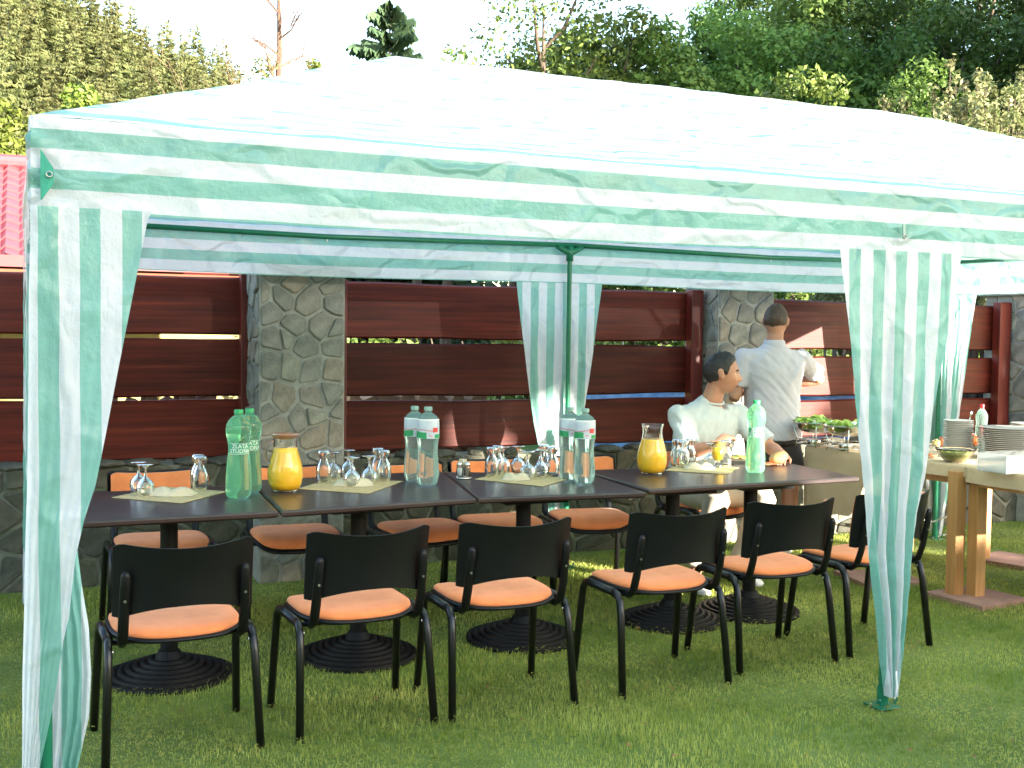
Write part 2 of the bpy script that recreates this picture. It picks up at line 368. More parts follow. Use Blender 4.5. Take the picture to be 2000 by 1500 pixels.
# ================================================================== SETTING
# ground: the mown lawn sheet and the terrain out to the hills
def grid_obj(name, xs, ys, zf, mat, uvf=None, parent=None, smooth=True):
    V = [(x, y, zf(x, y)) for y in ys for x in xs]; nx = len(xs)
    Fc = [(j*nx+i, j*nx+i+1, (j+1)*nx+i+1, (j+1)*nx+i) for j in range(len(ys)-1) for i in range(nx-1)]
    return mesh_obj(name, V, Fc, mat, parent, smooth)
struct(grid_obj('lawn', list(np.linspace(-14, 16, 61)), list(np.linspace(-20, 3.6, 48)), lambda x, y: .012*noise.noise(Vector((x*.7, y*.7, 0))), SOIL), 'shaded green lawn under and around the party tent')

def sstep(a, b, x):
    t = min(1, max(0, (x-a)/(b-a))); return t*t*(3-2*t)
RIDGE = [(-1500, 40), (-700, 75), (-60, 72), (0, 66), (215, 54), (300, 50), (400, 47), (450, 44), (500, 38), (540, 26), (640, 10), (900, 0), (1000, 0), (1200, 4), (1500, 16), (2000, 26), (2600, 30), (4200, 20)]
def ridge(px):
    for (a, ha), (b, hb) in zip(RIDGE, RIDGE[1:]):
        if a <= px <= b: return ha+(hb-ha)*(px-a)/(b-a)
    return 20
HS = 1.35
def terr_h(px, d): return ridge(px)*HS*sstep(60*HS, 235*HS, d)
tv = []; tf = []; pxs = list(range(-1500, 4201, 100)); ds = [0, 8, 20, 40, 60, 80, 100, 120, 140, 160, 180, 200, 220, 240, 270, 300, 320, 360, 420, 600]
for dd in ds:
    for p in pxs:
        # the valley floor starts behind the fence and rises into the two wooded hills
        a = YAW + math.atan((p-1000)/FPX); dist = dd+7.6
        tv.append((CAM.x+math.sin(a)*dist/math.cos(a-YAW), CAM.y+math.cos(a)*dist/math.cos(a-YAW), terr_h(p, dist)-.05))
npx = len(pxs)
tf = [(j*npx+i, j*npx+i+1, (j+1)*npx+i+1, (j+1)*npx+i) for j in range(len(ds)-1) for i in range(npx-1)]
struct(mesh_obj('hillside_terrain', tv, tf, HILL, None, True), 'valley floor rising into wooded hills')
struct(grid_obj('ground', list(np.linspace(-900, 900, 19)), list(np.linspace(-900, 900, 19)), lambda x, y: -.12, FIELD), 'green valley ground reaching to the horizon')
# neighbour's lawn beyond the fence
struct(mesh_obj('neighbour_lawn', [(-12, 3.9, .02), (26, 3.9, .02), (30, 22, .30), (-12, 22, .30)], [(0, 1, 2, 3)], FIELD), 'sunlit meadow seen through the fence gaps')

# --- grass blades
rng = np.random.default_rng(3)
def grass_obj():
    n = 330000
    x = rng.uniform(-.9, 9.2, n); y = rng.uniform(-1.4, 3.48, n)
    # keep where the camera can see the ground
    keep = (y > -.1-.42*x+.45-.45) & (y > -1.35)
    x = x[keep]; y = y[keep]; n = len(x)
    s = np.array([noise.noise(Vector((a*.9, b*.9, 0))) for a, b in zip(x[:4000], y[:4000])]) if False else None
    h = rng.uniform(.010, .026, n)*(1+.6*np.sin(x*3.1+1.3*np.sin(y*2.7))*np.cos(y*3.7+np.sin(x*1.9)))
    a = rng.uniform(0, 2*PI, n); wd = rng.uniform(.0012, .0026, n); ln = rng.uniform(.1, .9, n)*h; la = rng.uniform(0, 2*PI, n)
    dx, dy = np.cos(a)*wd, np.sin(a)*wd; lx, ly = np.cos(la)*ln, np.sin(la)*ln
    z0 = np.full(n, -.012)
    V = np.stack([np.stack([x-dx, y-dy, z0], 1), np.stack([x+dx, y+dy, z0], 1),
                  np.stack([x+dx*.8+lx*.4, y+dy*.8+ly*.4, h*.62], 1), np.stack([x-dx*.8+lx*.4, y-dy*.8+ly*.4, h*.62], 1),
                  np.stack([x+lx, y+ly, h], 1)], 1).reshape(-1, 3)
    b = np.arange(n)*5
    T = np.concatenate([np.stack([b, b+1, b+2], 1), np.stack([b, b+2, b+3], 1), np.stack([b+3, b+2, b+4], 1)])
    o = np_obj('grass', V, T, GRASS); o['kind'] = 'stuff'; tag(o, 'short mown green grass of the lawn', 'grass')
    # clover and small broad leaves
    n = 70000; x = rng.uniform(-.9, 9.2, n); y = rng.uniform(-1.4, 3.45, n); keep = (y > -.1-.42*x) & (np.sin(x*2.3+y)+np.cos(y*3.1-x) > -.35)
    x, y = x[keep], y[keep]; n = len(x); r = rng.uniform(.004, .009, n); z = rng.uniform(.012, .034, n); a = rng.uniform(0, 6.28, n); tl = rng.uniform(-.5, .5, n)
    V = []
    for k in range(4):
        V.append(np.stack([x+np.cos(a+k*PI/2)*r, y+np.sin(a+k*PI/2)*r, z+np.cos(a+k*PI/2)*r*tl], 1))
    V = np.stack(V, 1).reshape(-1, 3); b = np.arange(n)*4
    o = np_obj('clover', V, np.stack([b, b+1, b+2, b+3], 1), GRASS); o['kind'] = 'stuff'; tag(o, 'small clover leaves scattered through the lawn', 'clover')
grass_obj()
def litter():
    r = random.Random(8); m = MB()
    for i in range(420):
        x, y = r.uniform(-.6, 8.5), r.uniform(-1.2, 3.4); s_ = r.uniform(.006, .017); a = r.uniform(0, 6.28); z = r.uniform(.014, .032)
        rm = Matrix.Rotation(a, 3, 'Z') @ Matrix.Rotation(r.uniform(-.7, .7), 3, 'X')
        m.add([Vector((x, y, z))+rm @ Vector(q) for q in ((-s_, 0, 0), (-.3*s_, -.45*s_, .1*s_), (s_, 0, .25*s_), (-.2*s_, .45*s_, .1*s_))], [(0, 1, 2, 3)])
    o = m.build('fallen_leaves', simple('dry_leaf', (.30, .16, .05), (.20, .09, .04), 3, .9)); o['kind'] = 'stuff'; tag(o, 'small dry brown leaves scattered over the lawn', 'leaves')
litter()

# --- stone work
def clip(poly, a, b, c):
    out = []
    for i in range(len(poly)):
        p, q = poly[i], poly[(i+1) % len(poly)]; dp = a*p[0]+b*p[1]-c; dq = a*q[0]+b*q[1]-c
        if dp <= 0: out.append(p)
        if dp*dq < 0: t = dp/(dp-dq); out.append((p[0]+(q[0]-p[0])*t, p[1]+(q[1]-p[1])*t))
    return out
def cells(W, H, cell, rnd, gap=.012):
    nx = max(1, round(W/cell)); ny = max(1, round(H/cell)); seeds = []
    for j in range(ny):
        for i in range(nx):
            seeds.append(((i+.5+.5*(j % 2)*.9-.2+rnd.uniform(-.47, .47))*W/nx, (j+.5+rnd.uniform(-.47, .47))*H/ny))
    res = []
    for i, s in enumerate(seeds):
        P = [(0, 0), (W, 0), (W, H), (0, H)]
        for k, t in enumerate(seeds):
            if k == i or abs(s[0]-t[0])+abs(s[1]-t[1]) > cell*5: continue
            dx, dy = t[0]-s[0], t[1]-s[1]; l = math.hypot(dx, dy)
            P = clip(P, dx/l, dy/l, ((s[0]+t[0])/2*dx+(s[1]+t[1])/2*dy)/l-gap*rnd.uniform(.6, 1.5))
            if len(P) < 3: break
        if len(P) < 3: continue
        ar = sum(P[m][0]*P[(m+1) % len(P)][1]-P[(m+1) % len(P)][0]*P[m][1] for m in range(len(P)))/2
        if ar < cell*cell*.06: continue
        res.append(P)
    return res
def stones(parent, origin, ux, W, H, cell, seed, nrm, name='stone', gap=.012, mat=None):
    """irregular stones laid on a face; ux = direction along the face, z is up, nrm = outward"""
    rnd = random.Random(seed); o0 = Vector(origin); ux = Vector(ux); uz = Vector((0, 0, 1)); nrm = Vector(nrm)
    for P in cells(W, H, cell, rnd, gap):
        c = Vector((sum(p[0] for p in P)/len(P), sum(p[1] for p in P)/len(P)))
        # round the corners
        Q = []
        for i in range(len(P)):
            a, b = Vector(P[i]), Vector(P[(i+1) % len(P)])
            Q += [a.lerp(b, .11), a.lerp(b, .89)] if (b-a).length > .02 else [a.lerp(b, .5)]
        n = len(Q); pr = rnd.uniform(.008, .022); tx, tz = rnd.uniform(-.05, .05), rnd.uniform(-.05, .05)
        Q = [q+Vector((rnd.uniform(-.003, .003), rnd.uniform(-.003, .003))) for q in Q]
        V = []
        for s_, dpt in ((1, -.01), (.97, pr*.75), (.86, pr)):
            for q in Q:
                r_ = c+(q-c)*s_; dd = dpt+((q.x-c.x)*tx+(q.y-c.y)*tz if dpt > 0 else 0); V.append((ux*(r_.x-c.x)+uz*(r_.y-c.y)+nrm*dd))
        V.append(nrm*(pr+rnd.uniform(0, .003)))
        Fc = [(k*n+i, k*n+(i+1) % n, (k+1)*n+(i+1) % n, (k+1)*n+i) for k in range(2) for i in range(n)]
        Fc += [(2*n+i, 2*n+(i+1) % n, 3*n) for i in range(n)]
        if ux.cross(uz).dot(nrm) < 0: Fc = [tuple(reversed(f)) for f in Fc]
        ob = mesh_obj('stone', V, Fc, mat or STONE, parent); ob.location = o0+ux*c.x+uz*c.y-Vector(parent.location)
def stone_pillar(x0, x1, y0, y1, h, label, seed, cap=True):
    e = empty('stone_pillar', ((x0+x1)/2, (y0+y1)/2, 0)); tag(e, label, 'pillar', 'stone pillars between the fence panels')
    MB().box((0, 0, h/2), (x1-x0, y1-y0, h)).build('mortar_core', MORTAR, e)
    stones(e, (x0+.008, y0, .0), (1, 0, 0), x1-x0-.016, h-.005, .145, seed, (0, -1, 0), gap=.008)
    stones(e, (x0, y0+.01, .76), (0, 1, 0), y1-y0-.02, h-.77, .145, seed+9, (-1, 0, 0), gap=.008)
    if cap: MB().box((0, 0, h+.03), (x1-x0+.10, y1-y0+.16, .065), bev=.008).build('capstone', CONC, e)
    return e
stone_pillar(1.307, 1.838, 3.30, 3.95, 1.965, 'stone pillar left of centre behind the orange juice jug', 11)
stone_pillar(4.745, 5.240, 3.50, 3.95, 1.96, 'stone pillar behind the standing man in the polo shirt', 12)
stone_pillar(7.86, 8.42, 3.46, 3.95, 1.95, 'stone pillar at the right edge with a flat concrete cap', 13)
wl = empty('stone_base_wall', (4, 3.6, 0)); tag(wl, 'low rough stone wall under the red plank fence', 'wall')
MB().box((0, .09, .36), (15.0, .26, .72)).build('mortar_core', simple('weathered_mortar', (.22, .21, .16), (.10, .11, .07), 9, .95, .6, 60), wl)
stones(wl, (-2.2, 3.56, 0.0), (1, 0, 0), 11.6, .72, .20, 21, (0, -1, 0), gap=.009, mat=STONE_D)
# rough stones lying on the top of the wall
rnd = random.Random(5)
for i in range(44):
    x = -2.1+i*.25+rnd.uniform(-.05, .05)
    if 1.22 < x < 1.92 or 4.7 < x < 5.28: continue
    bm = bmesh.new(); bmesh.ops.create_icosphere(bm, subdivisions=2, radius=1)
    for v in bm.verts:
        v.co = v.co*(1+.25*noise.noise(v.co*1.4+Vector((i*3, 0, 0)))); v.co.x *= rnd.uniform(.10, .12); v.co.y *= .095; v.co.z *= .032
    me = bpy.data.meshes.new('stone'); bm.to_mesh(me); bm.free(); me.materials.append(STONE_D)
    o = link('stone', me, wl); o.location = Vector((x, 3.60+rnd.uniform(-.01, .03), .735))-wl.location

# --- plank fence panels
def plank(parent, x0, x1, z0, z1, y, seed):
    r = random.Random(seed); nx = 26; V = []; hz = (z1-z0)/2; hx = (x1-x0)/2; b = .012
    sec = [(-1, 0), (-1+b/hz, -.02), (1-b/hz, -.02), (1, 0), (1, .03), (-1, .03)]
    b1, b2, p1 = r.uniform(-.012, .012), r.uniform(-.012, .012), r.uniform(0, 6)
    for i in range(nx+1):
        t = -1+2*i/nx
        for k, (zz, yy) in enumerate(sec):
            e = (b1*(1-t*t) if zz > 0 else b2*(1-t*t))+.003*math.sin(t*9+p1+zz)
            V.append((t*hx, yy+.006*math.sin(t*2+p1), zz*hz+e))
    n = len(sec); Fc = [(i*n+k, (i+1)*n+k, (i+1)*n+(k+1) % n, i*n+(k+1) % n) for i in range(nx) for k in range(n)]
    Fc += [tuple(range(n)), tuple(nx*n+k for k in range(n-1, -1, -1))]
    o = mesh_obj('plank', V, Fc, PLANK, parent); o.location = Vector(((x0+x1)/2, y, (z0+z1)/2))-Vector(parent.location)
    autosmooth(o, 25)
    return o
def fence_panel(x0, x1, rows, posts, label, seed):
    e = empty('fence_panel', ((x0+x1)/2, 3.75, .74)); tag(e, label, 'fence', 'red plank fence panels')
    for k, (a, b) in enumerate(rows):
        plank(e, x0+.01, x1-.01, a, b, 3.75, seed+k)
    for px0, px1, top in posts:
        MB().box(((px0+px1)/2-e.location.x, -.075, (top-.74)/2), (px1-px0, .085, top-.74), bev=.006).build('post', POSTM, e)
    # screws at the plank ends
    return e
fence_panel(-2.6, 1.325, [(1.53, 1.90), (1.135, 1.505), (.74, 1.112)], [(1.255, 1.335, 1.915), (-.75, -.67, 1.9)], 'dark red plank fence panel left of the stone pillar', 31)
fence_panel(1.905, 4.70, [(1.52, 1.895), (1.13, 1.482), (.755, 1.097)], [(1.900, 1.945, 1.90), (4.60, 4.70, 1.905)], 'dark red plank fence panel behind the centre of the long table', 41)
fence_panel(5.25, 7.84, [(1.465, 1.86), (1.10, 1.40), (.755, 1.055)], [(7.70, 7.83, 1.885)], 'dark red plank fence panel behind the buffet, partly sunlit', 51)
fence_panel(8.43, 11.4, [(1.465, 1.86), (1.10, 1.40), (.755, 1.055)], [(8.43, 8.52, 1.88)], 'plank fence panel beyond the rightmost pillar', 56)

# --- neighbour's house with red tiled roof
hs = empty('neighbour_house', (0, 12.2, 0)); tag(hs, 'low neighbouring house with pinkish red tiled roof behind the fence', 'house')
hx0, hx1, ye, yr = -9.0, 3.30, 9.1, 12.4
ze, zr = 2.28, 3.66
def roof_sheet():
    nx = int((hx1-hx0)/.045); rows = 12; V = []; Fc = []
    per = .19; slope = Vector((0, yr-ye, zr-ze)); sl_ = slope.length
    nrm = Vector((0, -(zr-ze), (yr-ye))).normalized()
    for j in range(rows):
        for e_ in (0, 1):
            t = (j+e_)/rows
            for i in range(nx+1):
                x = hx0+(hx1-hx0)*i/nx; wv = .022*math.sin(x/per*2*PI)+.010*math.sin(x/per*4*PI)
                lift = .030*(1-e_)+wv
                V.append(Vector((x, ye, ze))+slope*t+nrm*lift-hs.location)
    for j in range(rows*2-1):
        for i in range(nx): Fc.append((j*(nx+1)+i, j*(nx+1)+i+1, (j+1)*(nx+1)+i+1, (j+1)*(nx+1)+i))
    return mesh_obj('tiled_roof', V, Fc, TILE, hs, True)
autosmooth(roof_sheet(), 50)
MB().box(((hx0+hx1)/2, 4.0-12.2+8.2+2.9, 1.12), (hx1-hx0-.6, 5.6, 2.26)).build('wall', YELW, hs)
MB().box(((hx0+hx1)/2, ye-.06-12.2, ze-.03), (hx1-hx0, .05, .12)).build('gutter', simple('dark_red_gutter', (.14, .012, .014), (.11, .010, .011), 3, .5), hs)
MB().box(((hx0+hx1)/2, ye+.02-12.2, ze-.16), (hx1-hx0-.02, .04, .10)).build('fascia', ORW, hs)
MB().tube([(hx0, yr-12.2, zr+.05), (hx1, yr-12.2, zr+.05)], .09, 10).build('ridge_cap', TILE, hs)
MB().add([Vector((hx0, yr, zr))-hs.location, Vector((hx1, yr, zr))-hs.location, Vector((hx1, yr+3.4, ze))-hs.location, Vector((hx0, yr+3.4, ze))-hs.location], [(0, 1, 2, 3)]).build('rear_roof', TILE, hs)
MB().add([Vector((hx1-.3, ye+.35, ze-.2))-hs.location, Vector((hx1-.3, yr+3.0, ze-.2))-hs.location, Vector((hx1-.3, yr, zr-.1))-hs.location], [(0, 1, 2)]).build('gable', YELW, hs)
MB().box((hx1-.1, ye+.1-12.2, 1.1), (.12, .12, 2.2)).build('porch_post', ORW, hs)

# --- firewood, blue pool
def log_pile(x0, x1, y, z0, z1, seed, label):
    e = empty('firewood_pile', ((x0+x1)/2, y, 0)); tag(e, label, 'firewood', 'firewood stacked behind the fence'); r = random.Random(seed); z = z0
    while z < z1:
        x = x0
        while x < x1:
            rr = r.uniform(.05, .095); m = MB(); k = r.choice((3, 4, 5, 6)); a0 = r.uniform(0, 6)
            pts = [(rr*math.cos(a0+2*PI*i/k)*r.uniform(.8, 1.1), rr*math.sin(a0+2*PI*i/k)*r.uniform(.8, 1.1)) for i in range(k)]
            vs = [(p[0], yy, p[1]) for yy in (-.18, .18) for p in pts]
            m.add(vs, [tuple(range(k)), tuple(range(2*k-1, k-1, -1))]+[(i, k+i, k+(i+1) % k, (i+1) % k) for i in range(k)])
            o = m.build('log', LOG, e); o.location = (x-e.location.x, r.uniform(-.03, .03), z+rr); x += rr*2.0
        z += .14
    return e
log_pile(.2, 1.3, 4.6, .0, 1.15, 1, 'split firewood showing in the fence gap left of the pillar')
log_pile(2.25, 3.3, 4.7, .0, 1.12, 2, 'split firewood showing in the fence gap behind the tall bottles')
pl = empty('swimming_pool', (8.3, 8.2, 0)); tag(pl, 'round blue above-ground pool beyond the right fence panel', 'pool')
MB().lathe([(2.05, 0), (2.12, .3), (2.1, .6), (2.05, 1.0)], 48).build('pool_wall', BLUE, pl, True)
MB().lathe([(2.0, .98), (2.0, 1.04), (2.14, 1.04), (2.14, .98)], 48).build('rim', LAB_S, pl, True)
MB().lathe([(2.03, .93), (0.001, .93)], 48).build('water', simple('pool_water', (.35, .55, .80), (.3, .5, .75), 3, .1), pl)
bt = mesh_obj('blue_sheet', [], [], BLUE)
bpy.data.objects.remove(bt)

# --- haze-free trees
def leaves_cloud(centers, radii, n, size, seed, flat=.0, shell=.55):
    """leaf quads spread in clumps"""
    r = np.random.default_rng(seed); C_ = np.asarray(centers, float); R_ = np.asarray(radii, float)
    if R_.ndim == 1: R_ = np.stack([R_]*3, 1)
    wgt = (R_[:, 0]*R_[:, 1]*R_[:, 2])**(2/3); idx = r.choice(len(C_), n, p=wgt/wgt.sum())
    d = r.normal(size=(n, 3)); d /= np.linalg.norm(d, axis=1)[:, None]
    rr = np.clip(shell+(1-shell)*r.random(n)**.7+r.normal(0, .08, n), .1, 1.25)
    P = C_[idx]+d*rr[:, None]*R_[idx]
    nn = d*.9+r.normal(size=(n, 3))*.65+np.array([0, 0, .35]); nn /= np.linalg.norm(nn, axis=1)[:, None]
    a = np.cross(nn, r.normal(size=(n, 3))); a /= np.linalg.norm(a, axis=1)[:, None]; b = np.cross(nn, a)
    s = size*r.uniform(.6, 1.4, n)[:, None]
    V = np.stack([P-a*s, P-b*s*.55, P+a*s, P+b*s*.55], 1).reshape(-1, 3)
    i = np.arange(n)*4; return V, np.stack([i, i+1, i+2, i+3], 1)
def limb_mb(H, cr, seed, limbs, r0):
    r = random.Random(seed); m = MB(); top = Vector((r.uniform(-.1, .1)*H*.2, r.uniform(-.1, .1)*H*.2, H*.86))
    pts = [Vector((0, 0, -.3)), Vector((0, 0, H*.1)), Vector((top.x*.3, top.y*.3, H*.35)), Vector((top.x*.6, top.y*.6, H*.6)), top]
    m.tube(pts, [r0*1.3, r0, r0*.8, r0*.5, r0*.12], 8); ends = []
    for k in range(limbs):
        t = .28+.55*k/limbs; z = H*t; a = k*2.4+r.uniform(-.4, .4); L_ = cr*(1.05-t*.55)*r.uniform(.7, 1.05)
        b0 = Vector((top.x*t, top.y*t, z)); b2 = b0+Vector((math.cos(a)*L_, math.sin(a)*L_, H*.13*r.uniform(.6, 1.5)))
        b1 = b0.lerp(b2, .5)+Vector((0, 0, -.03*H)); m.tube([b0, b1, b2], [r0*.42*(1-t*.5), r0*.25, r0*.06], 6); ends.append(b2)
    return m, ends
def broadleaf(H, W, seed, mat, nleaf, leaf, base=.25, limbs=9, blobs=16, r0=None, low=None):
    r = random.Random(seed); r0 = r0 or H*.018; m, ends = limb_mb(H, W*.45, seed, limbs, r0)
    cs = []; rs = []
    for e in ends: cs.append(tuple(e)); q = r.uniform(.14, .22)*W; rs.append((q, q, q*.85))
    for k in range(blobs):
        z = base+(1-base)*(k+.5)/blobs; prof = math.sin(PI*min(1, max(0.05, (z-base*.7)/(1.08-base*.7))))**.6; a = k*2.4+r.uniform(-.5, .5); d = W*.36*prof*r.uniform(.3, 1.05)
        cs.append((math.cos(a)*d, math.sin(a)*d, H*z*.95)); q = W*r.uniform(.11, .20); rs.append((q, q, q*r.uniform(.7, 1.05)))
    V, Fq = leaves_cloud(cs, rs, nleaf, leaf, seed)
    return m, V, Fq
def make_tree(name, loc, H, W, seed, mat, nleaf, leaf, label, cat='tree', group=None, bark=BARK, **k):
    e = empty(name, loc); tag(e, label, cat, group)
    m, V, Fq = broadleaf(H, W, seed, mat, nleaf, leaf, **k)
    m.build('trunk', bark, e, True); np_obj('crown', V, Fq, mat, e)
    return e
def spruce_mesh(seed, needle=SPRUCE, whorls=26, per=9, segs=6, q_=.34):
    r = np.random.default_rng(seed); V = []; Fc = []
    for wv in range(whorls):
        t = (wv+.3)/whorls; z0_ = .06+.93*t; R_ = .19*(1-t)**.82*r.uniform(.85, 1.1)+.008
        for k in range(max(4, int(per*(1.15-t)))):
            a = r.uniform(0, 2*PI); RR = R_*r.uniform(.6, 1.2); z = z0_+r.uniform(-.5, .5)/whorls*1.6; dz = -.06*RR/.19+.02
            for s in range(segs):
                u = (s+.6)/segs; cx, cy = math.cos(a)*RR*u, math.sin(a)*RR*u; cz = z+dz*u*1.2+.03*u*u*RR/.19
                for side in (-1, 1):
                    an = a+side*r.uniform(.5, 1.0); l = RR*q_*(1.15-u)*r.uniform(.7, 1.3)+.006
                    ex, ey, ez = cx+math.cos(an)*l, cy+math.sin(an)*l, cz-r.uniform(.004, .014)-RR*.14*(q_/.34)
                    wx, wy = math.cos(a)*l*.32, math.sin(a)*l*.32; b = len(V)
                    V += [(cx-wx, cy-wy, cz), (cx+wx, cy+wy, cz+.002), (ex+wx*.4, ey+wy*.4, ez), (ex-wx*.4, ey-wy*.4, ez-.008)]
                    Fc.append((b, b+1, b+2, b+3))
    b = len(V); V += [(-.0015, 0, .95), (.0015, 0, .95), (0, 0, 1.01), (0, .001, .98)]; Fc.append((b, b+1, b+2, b+3))
    return np.array(V), np.array(Fc)
# the wooded slope at the upper left: every spruce is its own object on shared meshes
rs_ = random.Random(77); protos = []; PM = []
for s in range(4):
    V, Fc = spruce_mesh(100+s, whorls=20, per=8, segs=4)
    o = np_obj('spruce_tree', V, Fc, SPRUCE); protos.append(o); PM.append((V, Fc))
placed = []; tries = 0
while len(placed) < 620 and tries < 60000:
    tries += 1; px = rs_.uniform(-140, 600); d = rs_.uniform(115, 322)
    p = at_d(px, d); ok = all((p.x-q[0])**2+(p.y-q[1])**2 > (5.6)**2 for q in placed)
    if px > 540 and rs_.random() < .5: continue
    if ok: placed.append((p.x, p.y, px, d))
placed.sort(key=lambda q: q[3]); FV = []; FF = []; fo = 0
for i, (x, y, px, d) in enumerate(placed):
    h = rs_.uniform(12, 18); wdt = h*rs_.uniform(1.0, 1.45); rz = rs_.uniform(0, 6.3); z = terr_h(px, d)-.8
    if i < 290:
        o = protos[i] if i < 4 else protos[i % 4].copy()
        if i >= 4: COL.objects.link(o)
        o.location = (x, y, z); o.scale = (wdt, wdt, h); o.rotation_euler = (rs_.uniform(-.03, .03), rs_.uniform(-.03, .03), rz)
        tag(o, 'sunlit green spruce in the dense forest on the hillside', 'tree', 'spruces of the forest on the hillside')
    else:
        V, Fc = PM[i % 4]; c_, s_ = math.cos(rz), math.sin(rz)
        FV.append(np.stack([(V[:, 0]*c_-V[:, 1]*s_)*wdt+x, (V[:, 0]*s_+V[:, 1]*c_)*wdt+y, V[:, 2]*h+z], 1)); FF.append(Fc+fo); fo += len(V)
fr_o = np_obj('forest', np.concatenate(FV), np.concatenate(FF), SPRUCE); fr_o['kind'] = 'stuff'; tag(fr_o, 'farther spruce forest covering the top of the hillside', 'forest')
# single dark spruce rising above the tent roof
def spruce_tree(px, d, topy, wk, label, seed):
    p = at_d(px, d); H = CAM.z+(657-topy)/FPX*d; e = empty('spruce_tree', (p.x, p.y, -.1)); tag(e, label, 'tree')
    MB().tube([(0, 0, 0), (0, 0, H*.5), (0, 0, H*.97)], [H*.014, H*.009, H*.002], 8).build('trunk', BARK, e)
    V, Fc = spruce_mesh(seed, whorls=64, per=9, segs=10, q_=.17); V = V*np.array([H*wk, H*wk, H]); np_obj('crown', V, Fc, MATS['dark_spruce'], e)
foliage('dark_spruce', (.020, .042, .022), (.06, .095, .045), trans=.05, scale=.8)
spruce_tree(757, 62, 14, 2.1, 'dark spruce rising alone above the peak of the tent', 7)

# pale / bare tree left of the tent peak
p = at_d(541, 30); bt = empty('half_bare_tree', (p.x, p.y, 0)); tag(bt, 'half bare tree with brown trunk and dry twigs left of the tent peak', 'tree')
m = MB(); rr = random.Random(4); H = 11.5
m.tube([(0, 0, 0), (.05, 0, 4), (-.03, 0, 7), (.04, 0, 9), (.0, 0, H)], [.17, .13, .10, .07, .03], 8)
def twig(m, p0, d, L_, r_, depth):
    p1 = p0+d*L_*.5+Vector((rr.uniform(-.1, .1), rr.uniform(-.1, .1), rr.uniform(-.05, .1)))*L_; p2 = p0+d*L_
    m.tube([p0, p1, p2], [r_, r_*.7, r_*.3], 5, cap=False)
    if depth > 0:
        for _ in range(4):
            t = rr.uniform(.3, 1); q = p0.lerp(p2, t); dd = (d+Vector((rr.uniform(-.8, .8), rr.uniform(-.8, .8), rr.uniform(-.3, .8)))).normalized()
            twig(m, q, dd, L_*.5, r_*.5, depth-1)
for k in range(16):
    z = 5.6+k*.36; a = k*2.4; twig(m, Vector((0, 0, z)), Vector((math.cos(a), math.sin(a), .55)).normalized(), rr.uniform(.8, 1.5)*(1.1-k*.035), .035, 2)
m.build('trunk', simple('reddish_bark', (.12, .065, .04), (.06, .035, .025), 6, .9, .4), bt)
V, Fq = leaves_cloud([(-.35, 0, 8.5), (.15, .2, 6.6), (-.2, -.3, 6.4), (.4, 0, 6.9), (-.1, .1, 7.4)], [.35, .8, .6, .6, .5], 3000, .055, 9); np_obj('crown', V, Fq, LEAF_MID, bt)
p = at_d(490, 27); tb = empty('dry_bush', (p.x, p.y, 0)); tag(tb, 'dry brown leafless twigs beside the half bare tree', 'bush'); m = MB()
for k in range(26):
    a = rr.uniform(-.9, .5); twig(m, Vector((rr.uniform(-.5, .5), 0, 4.4)), Vector((a, rr.uniform(-.4, .4), 1)).normalized(), rr.uniform(1.6, 3.2), .02, 2)
m.tube([(0, 0, 0), (0, 0, 4.6)], [.09, .07], 6); m.build('twigs', simple('dry_twig', (.14, .10, .06), (.10, .07, .045), 6, .9), tb)

def treetop(px, d, topy): p = at_d(px, d); return (p.x, p.y, 0), CAM.z+(657-topy)/FPX*d
def T(px, d, topy, W, seed, mat, nleaf, leaf, label, name='broadleaf_tree', **k):
    loc, H = treetop(px, d, topy); return make_tree(name, loc, H, W, seed, mat, nleaf, leaf, label, group=None, **k)
T(606, 40, 98, 1.7, 21, LEAF_YEL, 2600, .09, 'small light green treetop just left of the tent peak', base=.5)
T(870, 42, 66, 1.6, 22, LEAF_MID, 1500, .08, 'small thin treetop right of the dark spruce', base=.55)
T(812, 46, 112, 2.4, 23, LEAF_MID, 2000, .08, 'tiny treetop just showing above the tent roof peak', base=.6)
T(15, 24, 215, 3.6, 24, LEAF_YEL, 15000, .075, 'bright yellow-green tree above the red roof at the left edge', base=.3)
T(160, 27, 168, 2.5, 25, LEAF_YEL, 8000, .075, 'rounded yellow-green tree behind the tent corner', base=.4)
T(1000, 36, 72, 3.2, 26, LEAF_YEL, 6000, .08, 'sparse light green tree right of the tent peak', base=.35)
T(1085, 34, 62, 3.6, 27, LEAF_YEL, 9000, .08, 'sunny green tree left of the darker broadleaf trees', base=.35)
T(1060, 30, -95, 6.0, 28, LEAF_MID, 4200, .075, 'tall sparse tree with loose leaves against the white sky', base=.45)
